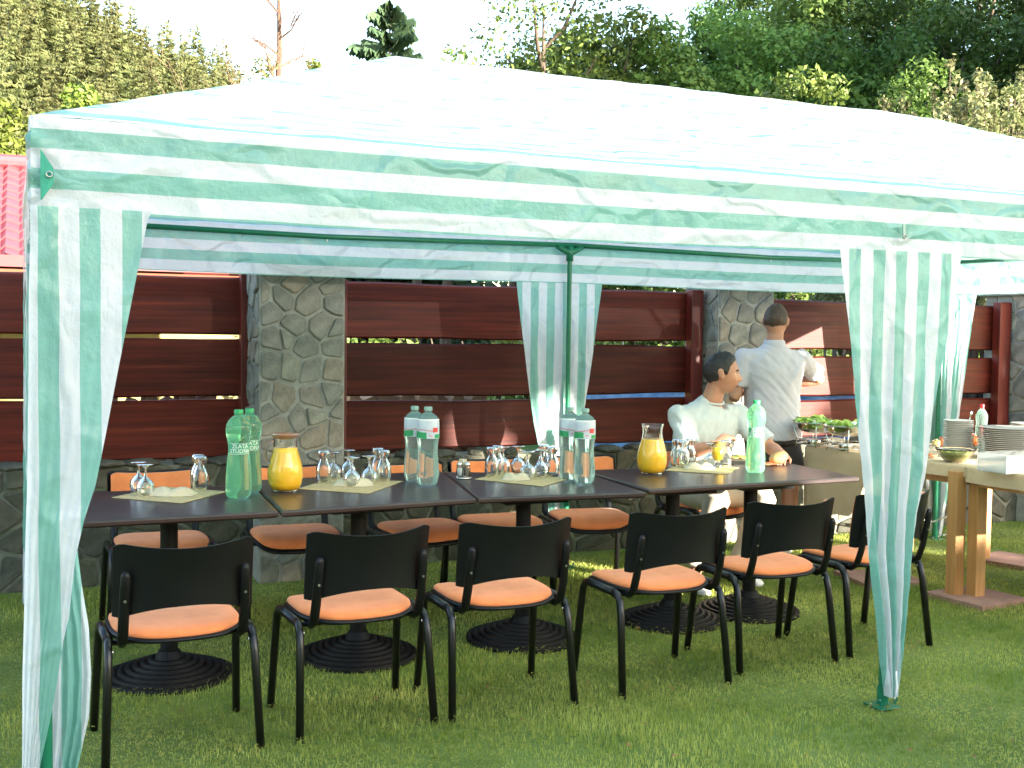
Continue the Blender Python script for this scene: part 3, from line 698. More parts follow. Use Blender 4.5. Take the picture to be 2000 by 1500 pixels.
right = [(1185, 33, 18, 4.4, LEAF_MID, 'round broadleaf tree first in the dark row at the right'), (1300, 32, 48, 4.2, LEAF_MID, 'broadleaf tree second in the dark row at the right'),
         (1382, 38, -8, 4.2, LEAF_DARK, 'slim dark tree standing up between two rounder trees'), (1455, 33, 20, 4.6, LEAF_MID, 'broadleaf tree third in the dark row at the right'),
         (1560, 37, -60, 5.6, LEAF_MID, 'tall broadleaf tree behind the light green sapling'), (1650, 32, 60, 5.0, LEAF_DARK, 'dark broadleaf tree right of the sapling'),
         (1760, 36, -110, 7.0, LEAF_DARK, 'tall dark tree behind the pale shrub'), (1880, 32, 0, 6.0, LEAF_DARK, 'dark broadleaf tree above the pale shrub'),
         (2010, 35, -120, 7.5, LEAF_DARK, 'tall dark tree at the right edge'), (1680, 46, -190, 8.0, LEAF_DARK, 'very tall dark tree rising out of the top edge'),
         (1470, 48, -120, 6.5, LEAF_MID, 'tall sunlit-topped tree at the top of the frame'), (1900, 48, -260, 9.0, LEAF_DARK, 'tallest dark tree rising out of the top right corner'),
         (1250, 44, 60, 5.0, LEAF_DARK, 'dark tree showing between the first two broadleaf trees'), (2120, 30, 40, 7, LEAF_DARK, 'dark broadleaf tree just beyond the right edge')]
for i, (px, d, ty, W, mt, lb) in enumerate(right):
    T(px, d, ty, W, 60+i, mt, 17000 if W < 5.5 else 26000, .085, lb, base=.12, blobs=26, limbs=12)
big = make_tree('broadleaf_tree', (22.5, 9.5, 0), 15.5, 7.0, 140, LEAF_DARK, 24000, .13, 'tall broadleaf tree added outside the right of the frame for shade', base=.08, blobs=26, limbs=12)  # unseen row, added to throw shade on the trees at the right
big['group'] = 'tall shade trees added in a row outside the right of the frame'
for k in range(7):
    c_ = copy_tree(big); c_.location = (25.8+k*3.6, 10.2+k*.9, 0); c_.rotation_euler = (0, 0, k*1.3); s_c = (1.0, .93, 1.08)[k % 3]; c_.scale = (s_c, s_c, s_c)
T(1545, 17, 112, 1.7, 90, LEAF_MID, 4200, .055, 'light green sapling in front of the dark trees', name='sapling', base=.3, limbs=12, r0=.04)
T(1790, 21, 95, 3.0, 93, LEAF_DARK, 9000, .055, 'dark upright leafy shrub behind the pale shrub', name='upright_shrub', base=.2, limbs=12, r0=.05)
# pale variegated shrub: many upright leafy shoots
def shoot_shrub(px, d, topy, spread, seed, mat, label, n=36):
    p, H = treetop(px, d, topy); e = empty('shrub', p); tag(e, label, 'shrub'); r = random.Random(seed); m = MB(); cs = []; rd = []
    for k in range(n):
        a = r.uniform(0, 2*PI); q = spread*math.sqrt(r.random()); x, y = math.cos(a)*q, math.sin(a)*q; h = H*r.uniform(.84, 1.04)*(1-.10*(q/spread)**2)
        m.tube([(x*.2, y*.2, 0), (x*.7, y*.7, h*.5), (x, y, h)], [.025, .015, .004], 5)
        for s in range(9):
            t = .45+.55*s/8; c_ = Vector((x*.7, y*.7, h*.5)).lerp(Vector((x, y, h)), max(0, (t-.5)*2)); w_ = .21*(1.22-t)+.02
            cs.append(tuple(c_+Vector((0, 0, 0)))); rd.append((w_, w_, .12))
    m.build('stems', BARK, e); V, Fq = leaves_cloud(cs, rd, 26000, .030, seed, shell=.2); np_obj('leaves', V, Fq, mat, e)
shoot_shrub(1815, 12.5, 140, .75, 5, LEAF_PALE, 'pale cream-leaved shrub left part above the tent end')
shoot_shrub(1905, 12.0, 165, .75, 6, LEAF_PALE, 'pale cream-leaved shrub middle part above the tent end')
shoot_shrub(2000, 12.8, 150, .70, 8, LEAF_PALE, 'pale cream-leaved shrub at the right edge')
shoot_shrub(1640, 13.5, 205, .30, 7, LEAF_PALE, 'few pale leafy shoots peeping over the tent roof', n=6)
# hedge seen through the fence gaps
def hedge(name, x0, x1, y0, y1, hf, n, leaf, mat, label, seed, core=True):
    e = empty(name, ((x0+x1)/2, (y0+y1)/2, 0)); tag(e, label, 'hedge'); r = random.Random(seed); cs = []; rd = []
    L_ = max(x1-x0, y1-y0); k = int(L_/.45)
    for i in range(k):
        t = (i+.5)/k; x = x0+(x1-x0)*(t if x1-x0 >= y1-y0 else .5); y = y0+(y1-y0)*(t if y1-y0 > x1-x0 else .5); h = hf(x, y)
        z = .2
        while z < h-.27:
            cs.append((x-e.location.x+r.uniform(-.15, .15), y-e.location.y+r.uniform(-.15, .15), z)); q = r.uniform(.28, .42); rd.append((q, q, q)); z += .42
    V, Fq = leaves_cloud(cs, rd, n, leaf, seed); np_obj('foliage', V, Fq, mat, e)
    if core:
        m = MB()
        for i in range(k):
            t = (i+.5)/k; x = x0+(x1-x0)*(t if x1-x0 >= y1-y0 else .5); y = y0+(y1-y0)*(t if y1-y0 > x1-x0 else .5); h = hf(x, y)
            m.tube([(x-e.location.x, y-e.location.y, 0), (x-e.location.x+.1, y-e.location.y, h*.6), (x-e.location.x, y-e.location.y+.1, h*.9)], [.04, .03, .01], 5)
        m.build('stems', BARK, e)
hedge('hedge', 3.5, 12.5, 10.4, 11.2, lambda x, y: 1.75+.12*math.sin(x*2), 22000, .05, LEAF_MID, 'green hedge seen through the gaps of the centre fence panel', 71)
hedge('hedge', 13.0, 20, 9.5, 10.5, lambda x, y: 2.5, 16000, .06, LEAF_DARK, 'darker hedge beyond the right fence panel', 73)
# unseen house, wall, tree and hedge, added and shaped to block the low sun
hh = empty('sun_block_house', (-.7, -17, 0)); tag(hh, 'unseen long low flat-roofed house added behind the camera to block the sun', 'house')
MB().box((0, 0, 2.35), (25.4, 5.4, 4.7)).build('wall', simple('warm_render', (.62, .56, .45), (.55, .50, .40), 3, .9, .3, 30), hh)
MB().box((.05, .1, 4.86), (26.1, 6.0, .30), bev=.02).build('roof', CONC, hh)
for k in range(7):
    fr_ = MB().box((-10+k*3.3, 2.73, 1.9), (1.4, .08, 1.3)).build('window', LAB_W, hh); MB().box((-10+k*3.3, 2.775, 1.9), (1.24, .02, 1.14)).build('pane', simple('dark_window_glass', (.03, .04, .05), (.02, .03, .04), 3, .08), fr_)
def side_h(x, y):
    if x < 15.3: return 3.5+.08*math.sin(x*5)
    if x < 16.0: return 4.7
    return 5.9
gw = MB().box((0, 0, 1.65), (11.2, .2, 3.3)).build('sun_block_wall', MORTAR); gw.location = (17.6, -14.7, 0); tag(gw, 'unseen plain wall added behind the camera to keep the sun off the grass', 'wall')  # unseen wall, added to stop low sun reaching the grass
make_tree('broadleaf_tree', (12.42, -13.2, 0), 5.1, 1.5, 141, LEAF_DARK, 8000, .07, 'unseen slim tree added behind the camera to shade the fence and seated man', base=.82, blobs=26, limbs=0)  # unseen tree, crown placed to shade the fence and seated man
hedge('hedge', 12.4, 23.0, -14.3, -13.7, side_h, 80000, .085, LEAF_DARK, 'unseen tall hedge added behind the camera to shape the sun patches', 74)  # unseen hedge, its height steps decide where the sun gets through
# ================================================================== PARTY TENT
LX, WY, HV, HE, HR, BAY = 6.521, 3.102, 1.897, 2.172, 2.86, 3.2605
tent = empty('party_tent', (0, 0, 0)); tag(tent, 'green and white striped party tent with curtains gathered at its legs', 'tent')
def fold_noise(x, y, z=0.0, s=1.0): return noise.noise(Vector((x*s, y*s, z)))
def roof_z(x, y):
    dx = min(x, LX-x)/(LX/4.05); dy = min(y, WY-y)/(WY/2); t = max(0, min(1, dx, dy))
    z = HE+(HR-HE)*t
    z -= .035*math.sin(PI*t)*min(1, abs(dx-dy)*2.2)                       # sag between eave and ridge
    z += .010*fold_noise(x*2.2, y*2.2)+.006*fold_noise(x*6, y*6, 3)
    # soft scallops between the frame rafters
    z -= .03*math.sin(PI*min(1, t*1.2))*abs(math.sin(PI*x/BAY))*.5*min(1, abs(dx-dy)*2.2)
    return z
def roof():
    xs = [LX*i/170 for i in range(171)]; ys = [WY*j/90 for j in range(91)]; V = []; UV = []
    for y in ys:
        for x in xs:
            z = roof_z(x, y); V.append((x, y, z)); dxe = min(x, LX-x)/(LX/4.05); dye = min(y, WY-y)/(WY/2)
            dist = (min(y, WY-y) if dye <= dxe else min(x, LX-x)); UV.append((x if dye <= dxe else y, (HE-HV)+dist*1.08))
    nx = len(xs); Fc = [(j*nx+i, j*nx+i+1, (j+1)*nx+i+1, (j+1)*nx+i) for j in range(len(ys)-1) for i in range(nx-1)]
    return mesh_obj('roof', V, Fc, FAB_H, tent, True, uvs=UV)
roof()
def valance(p0, p1, out, seed):
    p0, p1, out = Vector(p0), Vector(p1), Vector(out); L_ = (p1-p0).length; n = int(L_/.035); V = []; UV = []; rows = 14
    for j in range(rows+1):
        t = j/rows                                   # 0 = bottom hem
        for i in range(n+1):
            s = L_*i/n; q = p0.lerp(p1, i/n); dl = min(s, L_-s)
            wob = .013*noise.noise(Vector((s*1.1, t*1.3, seed)))*(1.2-t)+.006*noise.noise(Vector((s*4-t*4, t*3, seed+5)))
            crease = .016*math.exp(-dl/.22)*math.sin(42*(dl-.50*(1-t)))*abs(math.sin(17*(dl-.50*(1-t))))*(1 if dl < .6 else 0)      # diagonal creases out of the corners
            bulge = .022*math.sin(PI*min(1, t*1.05))*(1-math.exp(-dl/.3))*(.6+.4*noise.noise(Vector((s*.8, 0, seed))))
            z = HV+(HE-HV)*t-.012*math.sin(PI*s/L_*round(L_/BAY) if round(L_/BAY) else 0)**2*(1-t)
            if t == 1: z = HE+.004
            r_ = q+out*(wob*(1-t)+crease+bulge+(.0 if t < 1 else -.004)); V.append((r_.x, r_.y, z)); UV.append((s, t*(HE-HV)))
    Fc = [(j*(n+1)+i, j*(n+1)+i+1, (j+1)*(n+1)+i+1, (j+1)*(n+1)+i) for j in range(rows) for i in range(n)]
    return mesh_obj('valance', V, Fc, FAB_H, tent, True, uvs=UV)
valance((0, 0, 0), (LX, 0, 0), (0, -1, 0), 1); valance((LX, 0, 0), (LX, WY, 0), (1, 0, 0), 2)
valance((LX, WY, 0), (0, WY, 0), (0, 1, 0), 3); valance((0, WY, 0), (0, 0, 0), (-1, 0, 0), 4)
# steel frame
def leg(x, y):
    o = MB().tube([(x, y, .01), (x, y, 1.05)], .0185, 12).tube([(x, y, 1.03), (x, y, 2.13)], .0155, 12).build('leg', POLE, tent, True); autosmooth(o)
    MB().box((x, y, .008), (.11, .11, .008), bev=.003).tube([(x, y, .012), (x, y, .09)], .024, 12).tube([(x+.035, y-.03, .02), (x+.045, y-.036, .045)], .006, 6).tube([(x-.035, y-.03, .02), (x-.045, y-.036, .045)], .006, 6).build('foot_plate', POLE, tent)
YF, YB = .035, WY-.035
for x, y in ((.035, YF), (BAY+.03, YF), (LX-.035, YF), (.035, YB), (BAY+.03, YB), (LX-.035, YB)): leg(x, y)
for (a, b) in (((.035, YF), (BAY+.03, YF)), ((BAY+.03, YF), (LX-.035, YF)), ((.035, YB), (BAY+.03, YB)), ((BAY+.03, YB), (LX-.035, YB)), ((.035, YF), (.035, YB)), ((LX-.035, YF), (LX-.035, YB))):
    m_ = ((a[0]+b[0])/2, (a[1]+b[1])/2)
    o = MB().tube([(a[0], a[1], 2.145), (m_[0], m_[1], 2.125), (b[0], b[1], 2.145)], .0165, 12).build('eave_beam', POLE, tent, True)
    MB().tube([(m_[0], m_[1], 2.095), (m_[0], m_[1], 2.112)], .006, 6).build('bolt', SILVER, tent)
for x, y in ((BAY+.03, YB), (BAY+.03, YF)):
    MB().tube([(x-.09, y, 2.135), (x, y, 2.09), (x+.09, y, 2.135)], [.019, .024, .019], 10).tube([(x, y, 2.04), (x, y, 2.14)], .024, 10).build('joint', POLE, tent, True)
rzz = HR-.05; xr0, xr1 = LX/4.05, LX-LX/4.05
for a, b in (((.035, YF, 2.14), (xr0, WY/2, rzz)), ((.035, YB, 2.14), (xr0, WY/2, rzz)), ((LX-.035, YF, 2.14), (xr1, WY/2, rzz)), ((LX-.035, YB, 2.14), (xr1, WY/2, rzz)), ((xr0, WY/2, rzz), (xr1, WY/2, rzz))):
    MB().tube([a, b], .0155, 10).build('rafter', POLE, tent, True)

# curtains
def poly(pts, z):
    pts = sorted(pts, key=lambda p: p[1])
    if z <= pts[0][1]: return pts[0][0]
    for (x0, z0), (x1, z1) in zip(pts, pts[1:]):
        if z0 <= z <= z1: return x0+(x1-x0)*(z-z0)/(z1-z0+1e-9)
    return pts[-1][0]
def curtain(left, right, y, z0, z1, seed, pleat=.012, front=-1, gather=0.0, u0=None, along='x', npl=7):
    """cloth cut to a taper; left/right edges are (position, z) polylines, stripes run down the cloth"""
    nz, nu = 90, 64; V = []; UV = []; ul, ur = poly(left, z1), poly(right, z1)
    for j in range(nz+1):
        z = z0+(z1-z0)*j/nz; a, b = poly(left, z), poly(right, z); dn = (z1-z)/(z1-z0)
        for i in range(nu+1):
            t = i/nu; p = a+(b-a)*t
            ug = (ul+(ur-ul)*t)                                  # fully gathered cloth coordinate
            u = p*(1-gather*dn)+ug*gather*dn
            dp = front*(pleat*dn*math.sin(2*PI*npl*t+seed+z*1.3)+pleat*.7*noise.noise(Vector((p*7+seed, z*1.6, seed)))*(.4+dn)+.004*noise.noise(Vector((p*22, z*14, seed))))
            wx = .004*noise.noise(Vector((z*3, t*4, seed)))
            V.append((p+wx, y+dp, z) if along == 'x' else (y+dp, p+wx, z)); UV.append((u if u0 is None else u-u0, z))
    Fc = [(j*(nu+1)+i, j*(nu+1)+i+1, (j+1)*(nu+1)+i+1, (j+1)*(nu+1)+i) for j in range(nz) for i in range(nu)]
    return mesh_obj('curtain', V, Fc, FAB_V, tent, True, uvs=UV)
ZT = HV+.012
# front left corner: a front sheet, a side sheet and the loose flap tucked in behind
cl_r = [(.345, ZT), (.333, 1.891), (.291, 1.678), (.235, 1.379), (.175, 1.067), (.146, .974), (.12, .85), (.101, .679), (.082, .602), (.046, .37), (.017, .217), (.0, .02)]
curtain([(-.004, ZT), (-.012, 1.2), (-.03, .5), (-.035, .02)], cl_r, -.012, .02, ZT, 1.0, .003, u0=.052)
curtain([(.0, ZT), (.0, .02)], [(.34, ZT), (.20, 1.1), (.10, .5), (.03, .02)], -.012, .02, ZT, 2.0, .010, along='y', u0=-.09)
curtain([(.03, 1.0), (.03, .6), (.02, .02)], [(.118, 1.02), (.13, .86), (.143, .74), (.165, .60), (.172, .45), (.165, .31), (.13, .147), (.11, .02)], .14, .02, .98, 3.3, .016, gather=0, npl=5)
# middle leg
curtain([(2.974, ZT), (2.976, 1.898), (3.046, 1.468), (3.111, 1.05), (3.177, .625), (3.216, .408), (3.245, .191), (3.27, .06)],
        [(3.614, ZT), (3.612, 1.892), (3.555, 1.577), (3.483, 1.254), (3.457, 1.039), (3.415, .825), (3.395, .61), (3.369, .395), (3.339, .224), (3.312, .06)], -.012, .06, ZT, 4.1, .022, gather=.25, u0=-.01, npl=5)
# back legs
def mirror_curtain(cx, y, seed): curtain([(cx-.33, ZT), (cx-.285, 1.56), (cx-.19, .96), (cx-.13, .72), (cx-.07, .35), (cx-.03, .05)], [(cx+.30, ZT), (cx+.235, 1.4), (cx+.165, .95), (cx+.09, .716), (cx+.05, .35), (cx+.02, .05)], y, .05, ZT, seed, .016, front=1, gather=.2, npl=5)
mirror_curtain(BAY, WY+.012, 5.5)
curtain([(LX-.34, ZT), (LX-.28, 1.5), (LX-.18, .95), (LX-.06, .3), (LX-.03, .04)], [(LX+.01, ZT), (LX, .04)], WY+.012, .04, ZT, 6.6, .014, front=1, gather=.2)
curtain([(WY-.34, ZT), (WY-.2, 1.0), (WY-.05, .04)], [(WY, ZT), (WY, .04)], LX+.012, .04, ZT, 7.2, .014, along='y', front=1, gather=.2)
curtain([(0, ZT), (0, .04)], [(.34, ZT), (.27, 1.5), (.16, .95), (.05, .04)], WY+.012, .04, ZT, 8.4, .014, front=1)
curtain([(WY-.34, ZT), (WY-.2, 1.0), (WY-.05, .04)], [(WY, ZT), (WY, .04)], -.012, .04, ZT, 9.2, .014, along='y', front=-1, gather=.2)
curtain([(LX-.34, ZT), (LX-.2, 1.0), (LX-.04, .04)], [(LX, ZT), (LX, .04)], -.012, .04, ZT, 10.2, .014, gather=.2)
curtain([(0, ZT), (0, .04)], [(.34, ZT), (.2, 1.0), (.04, .04)], LX+.012, .04, ZT, 11.2, .014, along='y', front=1, gather=.2)
# sewn green corner pocket with its eyelet, and the eyelet over the middle leg
GP = simple('green_patch', (.02, .30, .19), (.018, .25, .16), 30, .4, .2, 60)
MB().add([(.026, -.026, 2.075), (.062, -.029, 2.02), (.062, -.029, 1.975), (.03, -.028, 1.925), (.026, -.027, 1.925)], [(0, 1, 2, 3, 4)]).build('corner_pocket', GP, tent)
def eyelet(x, z, y=-.036):
    m = MB(); n = 16
    m.tube([(x+.008*math.cos(2*PI*k/n), y, z+.008*math.sin(2*PI*k/n)) for k in range(n+1)], .0025, 6).build('eyelet', SILVER, tent, True)
eyelet(.050, 2.0)
MB().box((3.278, -.034, 1.985), (.016, .004, .06)).build('strap_end', CAP_T, tent); eyelet(3.278, 1.965, -.040)
MB().tube([(3.300, -.03, .17), (3.308, -.03, .10), (3.305, -.02, .05)], .005, 6, flat=((0, 1, 0), .3)).build('tie_cord', LAB_W, tent)

# ================================================================== TABLES
def table(corners, peds, label):
    c = sum((Vector((x, y, 0)) for x, y in corners), Vector())/4; e = empty('dining_table', (c.x, c.y, 0)); tag(e, label, 'table', 'dark brown tables joined in a row')
    h = .77; th = .030; n = 4; V = []
    cs = [Vector((x-c.x, y-c.y, 0)) for x, y in corners]
    prof = [(0.010, -th), (.0, -th+.008), (0, -.009), (.004, -.003), (.012, 0)]
    ctr = sum(cs, Vector())/4
    for ins, z in prof:
        for k in range(4):
            p_, q_, r_ = cs[k-1], cs[k], cs[(k+1) % 4]; d = ((p_-q_).normalized()+(r_-q_).normalized()); V.append(q_+d*ins+Vector((0, 0, h+z)))
    Fc = [(j*4+k, j*4+(k+1) % 4, (j+1)*4+(k+1) % 4, (j+1)*4+k) for j in range(4) for k in range(4)]+[(3, 2, 1, 0), (16, 17, 18, 19)]
    mesh_obj('tabletop', V, Fc, TABLE, e)
    for x, y in peds:
        x -= c.x; y -= c.y
        MB().tube([(x, y, .10), (x, y, h-th-.02)], .038, 20).box((x, y, h-th-.012), (.34, .34, .022)).build('column', IRON, e); 
        prof = []; R0, R1 = .285, .062; k = 7
        prof.append((R0, 0)); prof.append((R0, .012))
        for i in range(k):
            t = i/k; r = R0+(R1-R0)*t; z = .012+.078*t**.95; prof += [(r, z), (r-.004, z+.013), (r-.014, z+.016), (r-.022, z+.012), (r-(R0-R1)/k+.0015, z+.004)]
        prof += [(.058, .104), (.045, .125), (.001, .125)]
        autosmooth(MB().lathe(prof, 48, (x, y, 0), capb=True).build('base', IRON, e), 50)
    return e
table([(.03, 1.205), (.995, 1.228), (1.050, 2.12), (.08, 2.10)], [(.571, 1.535)], 'leftmost dark brown table, with one pair of green bottles')
table([(1.007, 1.224), (1.955, 1.328), (2.17, 2.42), (1.070, 2.31)], [(1.444, 1.555)], 'second dark brown table from the left, with a juice jug and two tall bottles')
table([(1.966, 1.325), (2.845, 1.255), (2.915, 2.02), (2.165, 2.36)], [(2.307, 1.560)], 'third dark brown table from the left, with the salt and pepper caddy')
table([(2.905, 1.330), (4.326, 1.424), (4.386, 2.138), (2.945, 2.190)], [(3.209, 1.60), (3.734, 1.625)], 'rightmost longer dark brown table on two pedestals')

# ================================================================== CHAIRS
def make_chair():
    e = empty('dining_chair')
    # local frame: origin between the rear feet, +y towards the sitter's knees
    for s in (-1, 1):
        fx, tx = s*.2725, s*.256
        rear = [(fx, 0, .0), (fx-s*.013, .048, .350), (tx+s*.001, .062, .400), (tx, .085, .425), (tx, .12, .432)]
        front = [(tx, .12, .432), (tx, .34, .432), (tx, .375, .425), (tx+s*.002, .398, .398), (fx-s*.012, .405, .35), (fx, .45, 0)]
        MB().tube(rear, .0185, 12, flat=((1, 0, 0), .85)).build('leg', TUBEM, e, True)
        MB().tube(front, .0185, 12, flat=((1, 0, 0), .85)).build('leg', TUBEM, e, True)
        # flat upright that carries the back, knob on top, curling under the seat
        MB().tube([(s*.200, .16, .425), (s*.208, .07, .428), (s*.211, .030, .45), (s*.211, .004, .52), (s*.208, -.026, .65), (s*.207, -.033, .690), (s*.207, -.034, .705)], [.012, .017, .019, .019, .018, .017, .010], 12, flat=((0, 1, 0), .62)).build('back_post', BLACKP, e, True)
        MB().tube([(s*.209, -.025, .60), (s*.209, -.031, .60)], .005, 8).tube([(s*.240, .068, .40), (s*.250, .066, .40)], .006, 8).build('bolt', SILVER, e)
    MB().tube([(-.256, .13, .418), (.256, .13, .418)], .011, 8).tube([(-.256, .33, .418), (.256, .33, .418)], .011, 8).build('crossbar', TUBEM, e, True)
    # seat: black pan with rounded back edge, orange cushion on it
    def outline(k, n=56):
        pts = []
        for i in range(n):
            a = 2*PI*i/n; c_, s_ = math.cos(a), math.sin(a); ex = .42 if s_ > 0 else .62
            x = .240*k*math.copysign(abs(c_)**ex, c_); y = (.225 if s_ > 0 else .225)*k*math.copysign(abs(s_)**(.45 if s_ > 0 else .78), s_)
            pts.append((x, y+.240))
        return pts
    def slab(lv):
        V = []; n = 56
        for k, z in lv:
            for (x, y) in outline(k):
                dip = -.012*(1-(x/.23)**2)*(1 if z > .43 else .4)+(-.028*max(0, (y-.36)/.08)**2)
                V.append((x, y, z+dip))
        m = len(lv); Fc = [(j*n+i, j*n+(i+1) % n, (j+1)*n+(i+1) % n, (j+1)*n+i) for j in range(m-1) for i in range(n)]
        c0 = len(V); V += [(0, .235, lv[0][1]-.012), (0, .235, lv[-1][1]-.012)]
        Fc += [(i, c0, (i+1) % n) for i in range(n)]+[((m-1)*n+i, (m-1)*n+(i+1) % n, c0+1) for i in range(n)]
        return V, Fc
    V, Fc = slab([(.80, .428), (.97, .430), (1.01, .440), (1.01, .449), (.97, .453)]); mesh_obj('seat_pan', V, Fc, BLACKP, e, True)
    V, Fc = slab([(.94, .450), (.965, .458), (.955, .468), (.90, .478), (.75, .484), (.5, .487), (.2, .488)]); mesh_obj('seat_cushion', V, Fc, ORANGE, e, True)
    # backrest: curved shell seen black from behind, orange pad in front
    def back(ox, t0, t1, zt, zb, arch):
        nu, nz = 28, 12; V = []
        for layer, off in ((0, t0), (1, t1)):
            for j in range(nz+1):
                for i in range(nu+1):
                    u = -1+2*i/nu; x = u*ox; top = zt-.022*(1-u*u); bot = zb+arch*(1-abs(u)**2.2); v = j/nz
                    cr = .016*max(0, abs(u)-.9)/.1; z = bot+(top-bot)*v; z = z-cr*(1 if v > .5 else -1)*abs(2*v-1)**6
                    yy = -.070+.098*u*u-.030*(z-.62)/.2+off+.006*math.sin(PI*v); V.append((x, yy, z))
        n = (nu+1)*(nz+1); Fc = []
        for j in range(nz):
            for i in range(nu):
                a, b, c_, d = j*(nu+1)+i, j*(nu+1)+i+1, (j+1)*(nu+1)+i+1, (j+1)*(nu+1)+i
                Fc += [(a, b, c_, d), (n+d, n+c_, n+b, n+a)]
        for i in range(nu): Fc += [(i+1, i, n+i, n+i+1), (nz*(nu+1)+i, nz*(nu+1)+i+1, n+nz*(nu+1)+i+1, n+nz*(nu+1)+i)]
        for j in range(nz): Fc += [(j*(nu+1), (j+1)*(nu+1), n+(j+1)*(nu+1), n+j*(nu+1)), ((j+1)*(nu+1)+nu, j*(nu+1)+nu, n+j*(nu+1)+nu, n+(j+1)*(nu+1)+nu)]
        return V, Fc
    V, Fc = back(.246, 0, .010, .806, .520, .055); autosmooth(mesh_obj('backrest', V, Fc, BLACKP, e), 40)
    V, Fc = back(.228, .0115, .030, .794, .542, .055); autosmooth(mesh_obj('back_cushion', V, Fc, ORANGE, e), 60)
    return e
chair0 = make_chair(); first = [True]
def chair(x, y, rz, label, group, sc=1.0):
    c = chair0 if first[0] else copy_tree(chair0); first[0] = False
    c.location = (x, y, 0); c.rotation_euler = (0, 0, rz); tag(c, label, 'chair', group); return c
ordn = ['first', 'second', 'third', 'fourth', 'fifth']
fr = [(.507, .494, .029), (1.198, .519, .045), (1.815, .520, -.005), (2.594, .536, .014), (3.260, .630, .001), (3.919, .688, .083)]
frl = ['black backed chair with orange seat nearest the left curtain, in front of the leftmost table', 'second chair from the left in the near row, its black back to the camera',
       'third chair from the left in the near row, before the middle table', 'fourth chair from the left in the near row, before the seated man',
       'fifth chair in the near row, just left of the middle curtain', 'chair in the near row half hidden behind the middle curtain']
for (x, y, a), lb in zip(fr, frl): chair(x, y, a, lb, 'chairs of the near row with their backs to the camera')
bk = [(.632, 2.66, PI+.02, 'far row chair facing us behind the leftmost table'), (1.35, 2.66, PI-.06, 'far row chair facing us behind the juice jug on the second table'),
      (2.02, 2.60, PI+.10, 'far row chair facing us behind the pair of tall bottles'), (2.56, 2.66, PI-.05, 'far row chair facing us behind the glasses of the third table'),
      (3.18, 2.66, PI-.16, 'far row chair facing us left of the second juice jug'), (4.06, 2.86, PI+.2, 'far row chair that the seated man in the pale shirt sits on')]
for x, y, a, lb in bk: chair(x, y+.04, a, lb, 'chairs of the far row facing the camera')

# ================================================================== THINGS ON THE TABLES
TH = .770
def ontab(px, py): p = at_z(px, py, TH); return p.x, p.y
WG = [(.001, .0735), (.012, .074), (.026, .0785), (.036, .082), (.037, .0835), (.026, .0815), (.010, .078), (.0045, .074)]
def wine_glass_mesh():      # upside down stem glass: rim on the table, foot on top
    m = MB()
    outer = [(.031, 0), (.0335, .008), (.037, .022), (.038, .036), (.034, .052), (.022, .066), (.009, .076), (.0048, .086), (.0045, .105), (.006, .116), (.016, .124), (.034, .129), (.036, .131), (.034, .1325), (.001, .133)]
    inner = [(.001, .062), (.018, .058), (.031, .049), (.0355, .035), (.0345, .021), (.031, .008), (.0288, 0)]
    m.lathe(outer[::-1]+inner[::-1], 28); return m
def tulip_mesh():           # upside down beer glass with a thick bulging foot
    m = MB()
    outer = [(.033, 0), (.0355, .02), (.0375, .045), (.0365, .07), (.031, .09), (.0225, .104), (.0185, .114), (.022, .124), (.0285, .133), (.0305, .142), (.029, .151), (.024, .155), (.001, .155)]
    inner = [(.001, .098), (.016, .096), (.027, .085), (.0335, .068), (.0347, .045), (.0328, .02), (.0306, 0)]
    m.lathe(outer[::-1]+inner[::-1], 28); return m
wg0 = wine_glass_mesh().build('wine_glass', GLASS, None, True); tg0 = tulip_mesh().build('beer_glass', GLASS, None, True); used = {id(wg0): False, id(tg0): False}
def glass_at(proto, x, y, s, label, group, rz=0):
    if not used[id(proto)]: o = proto; used[id(proto)] = True
    else: o = proto.copy(); COL.objects.link(o)
    o.location = (x, y, TH+.0035); o.scale = (s, s, s); o.rotation_euler = (0, 0, rz)
    return tag(o, label, 'glass', group)
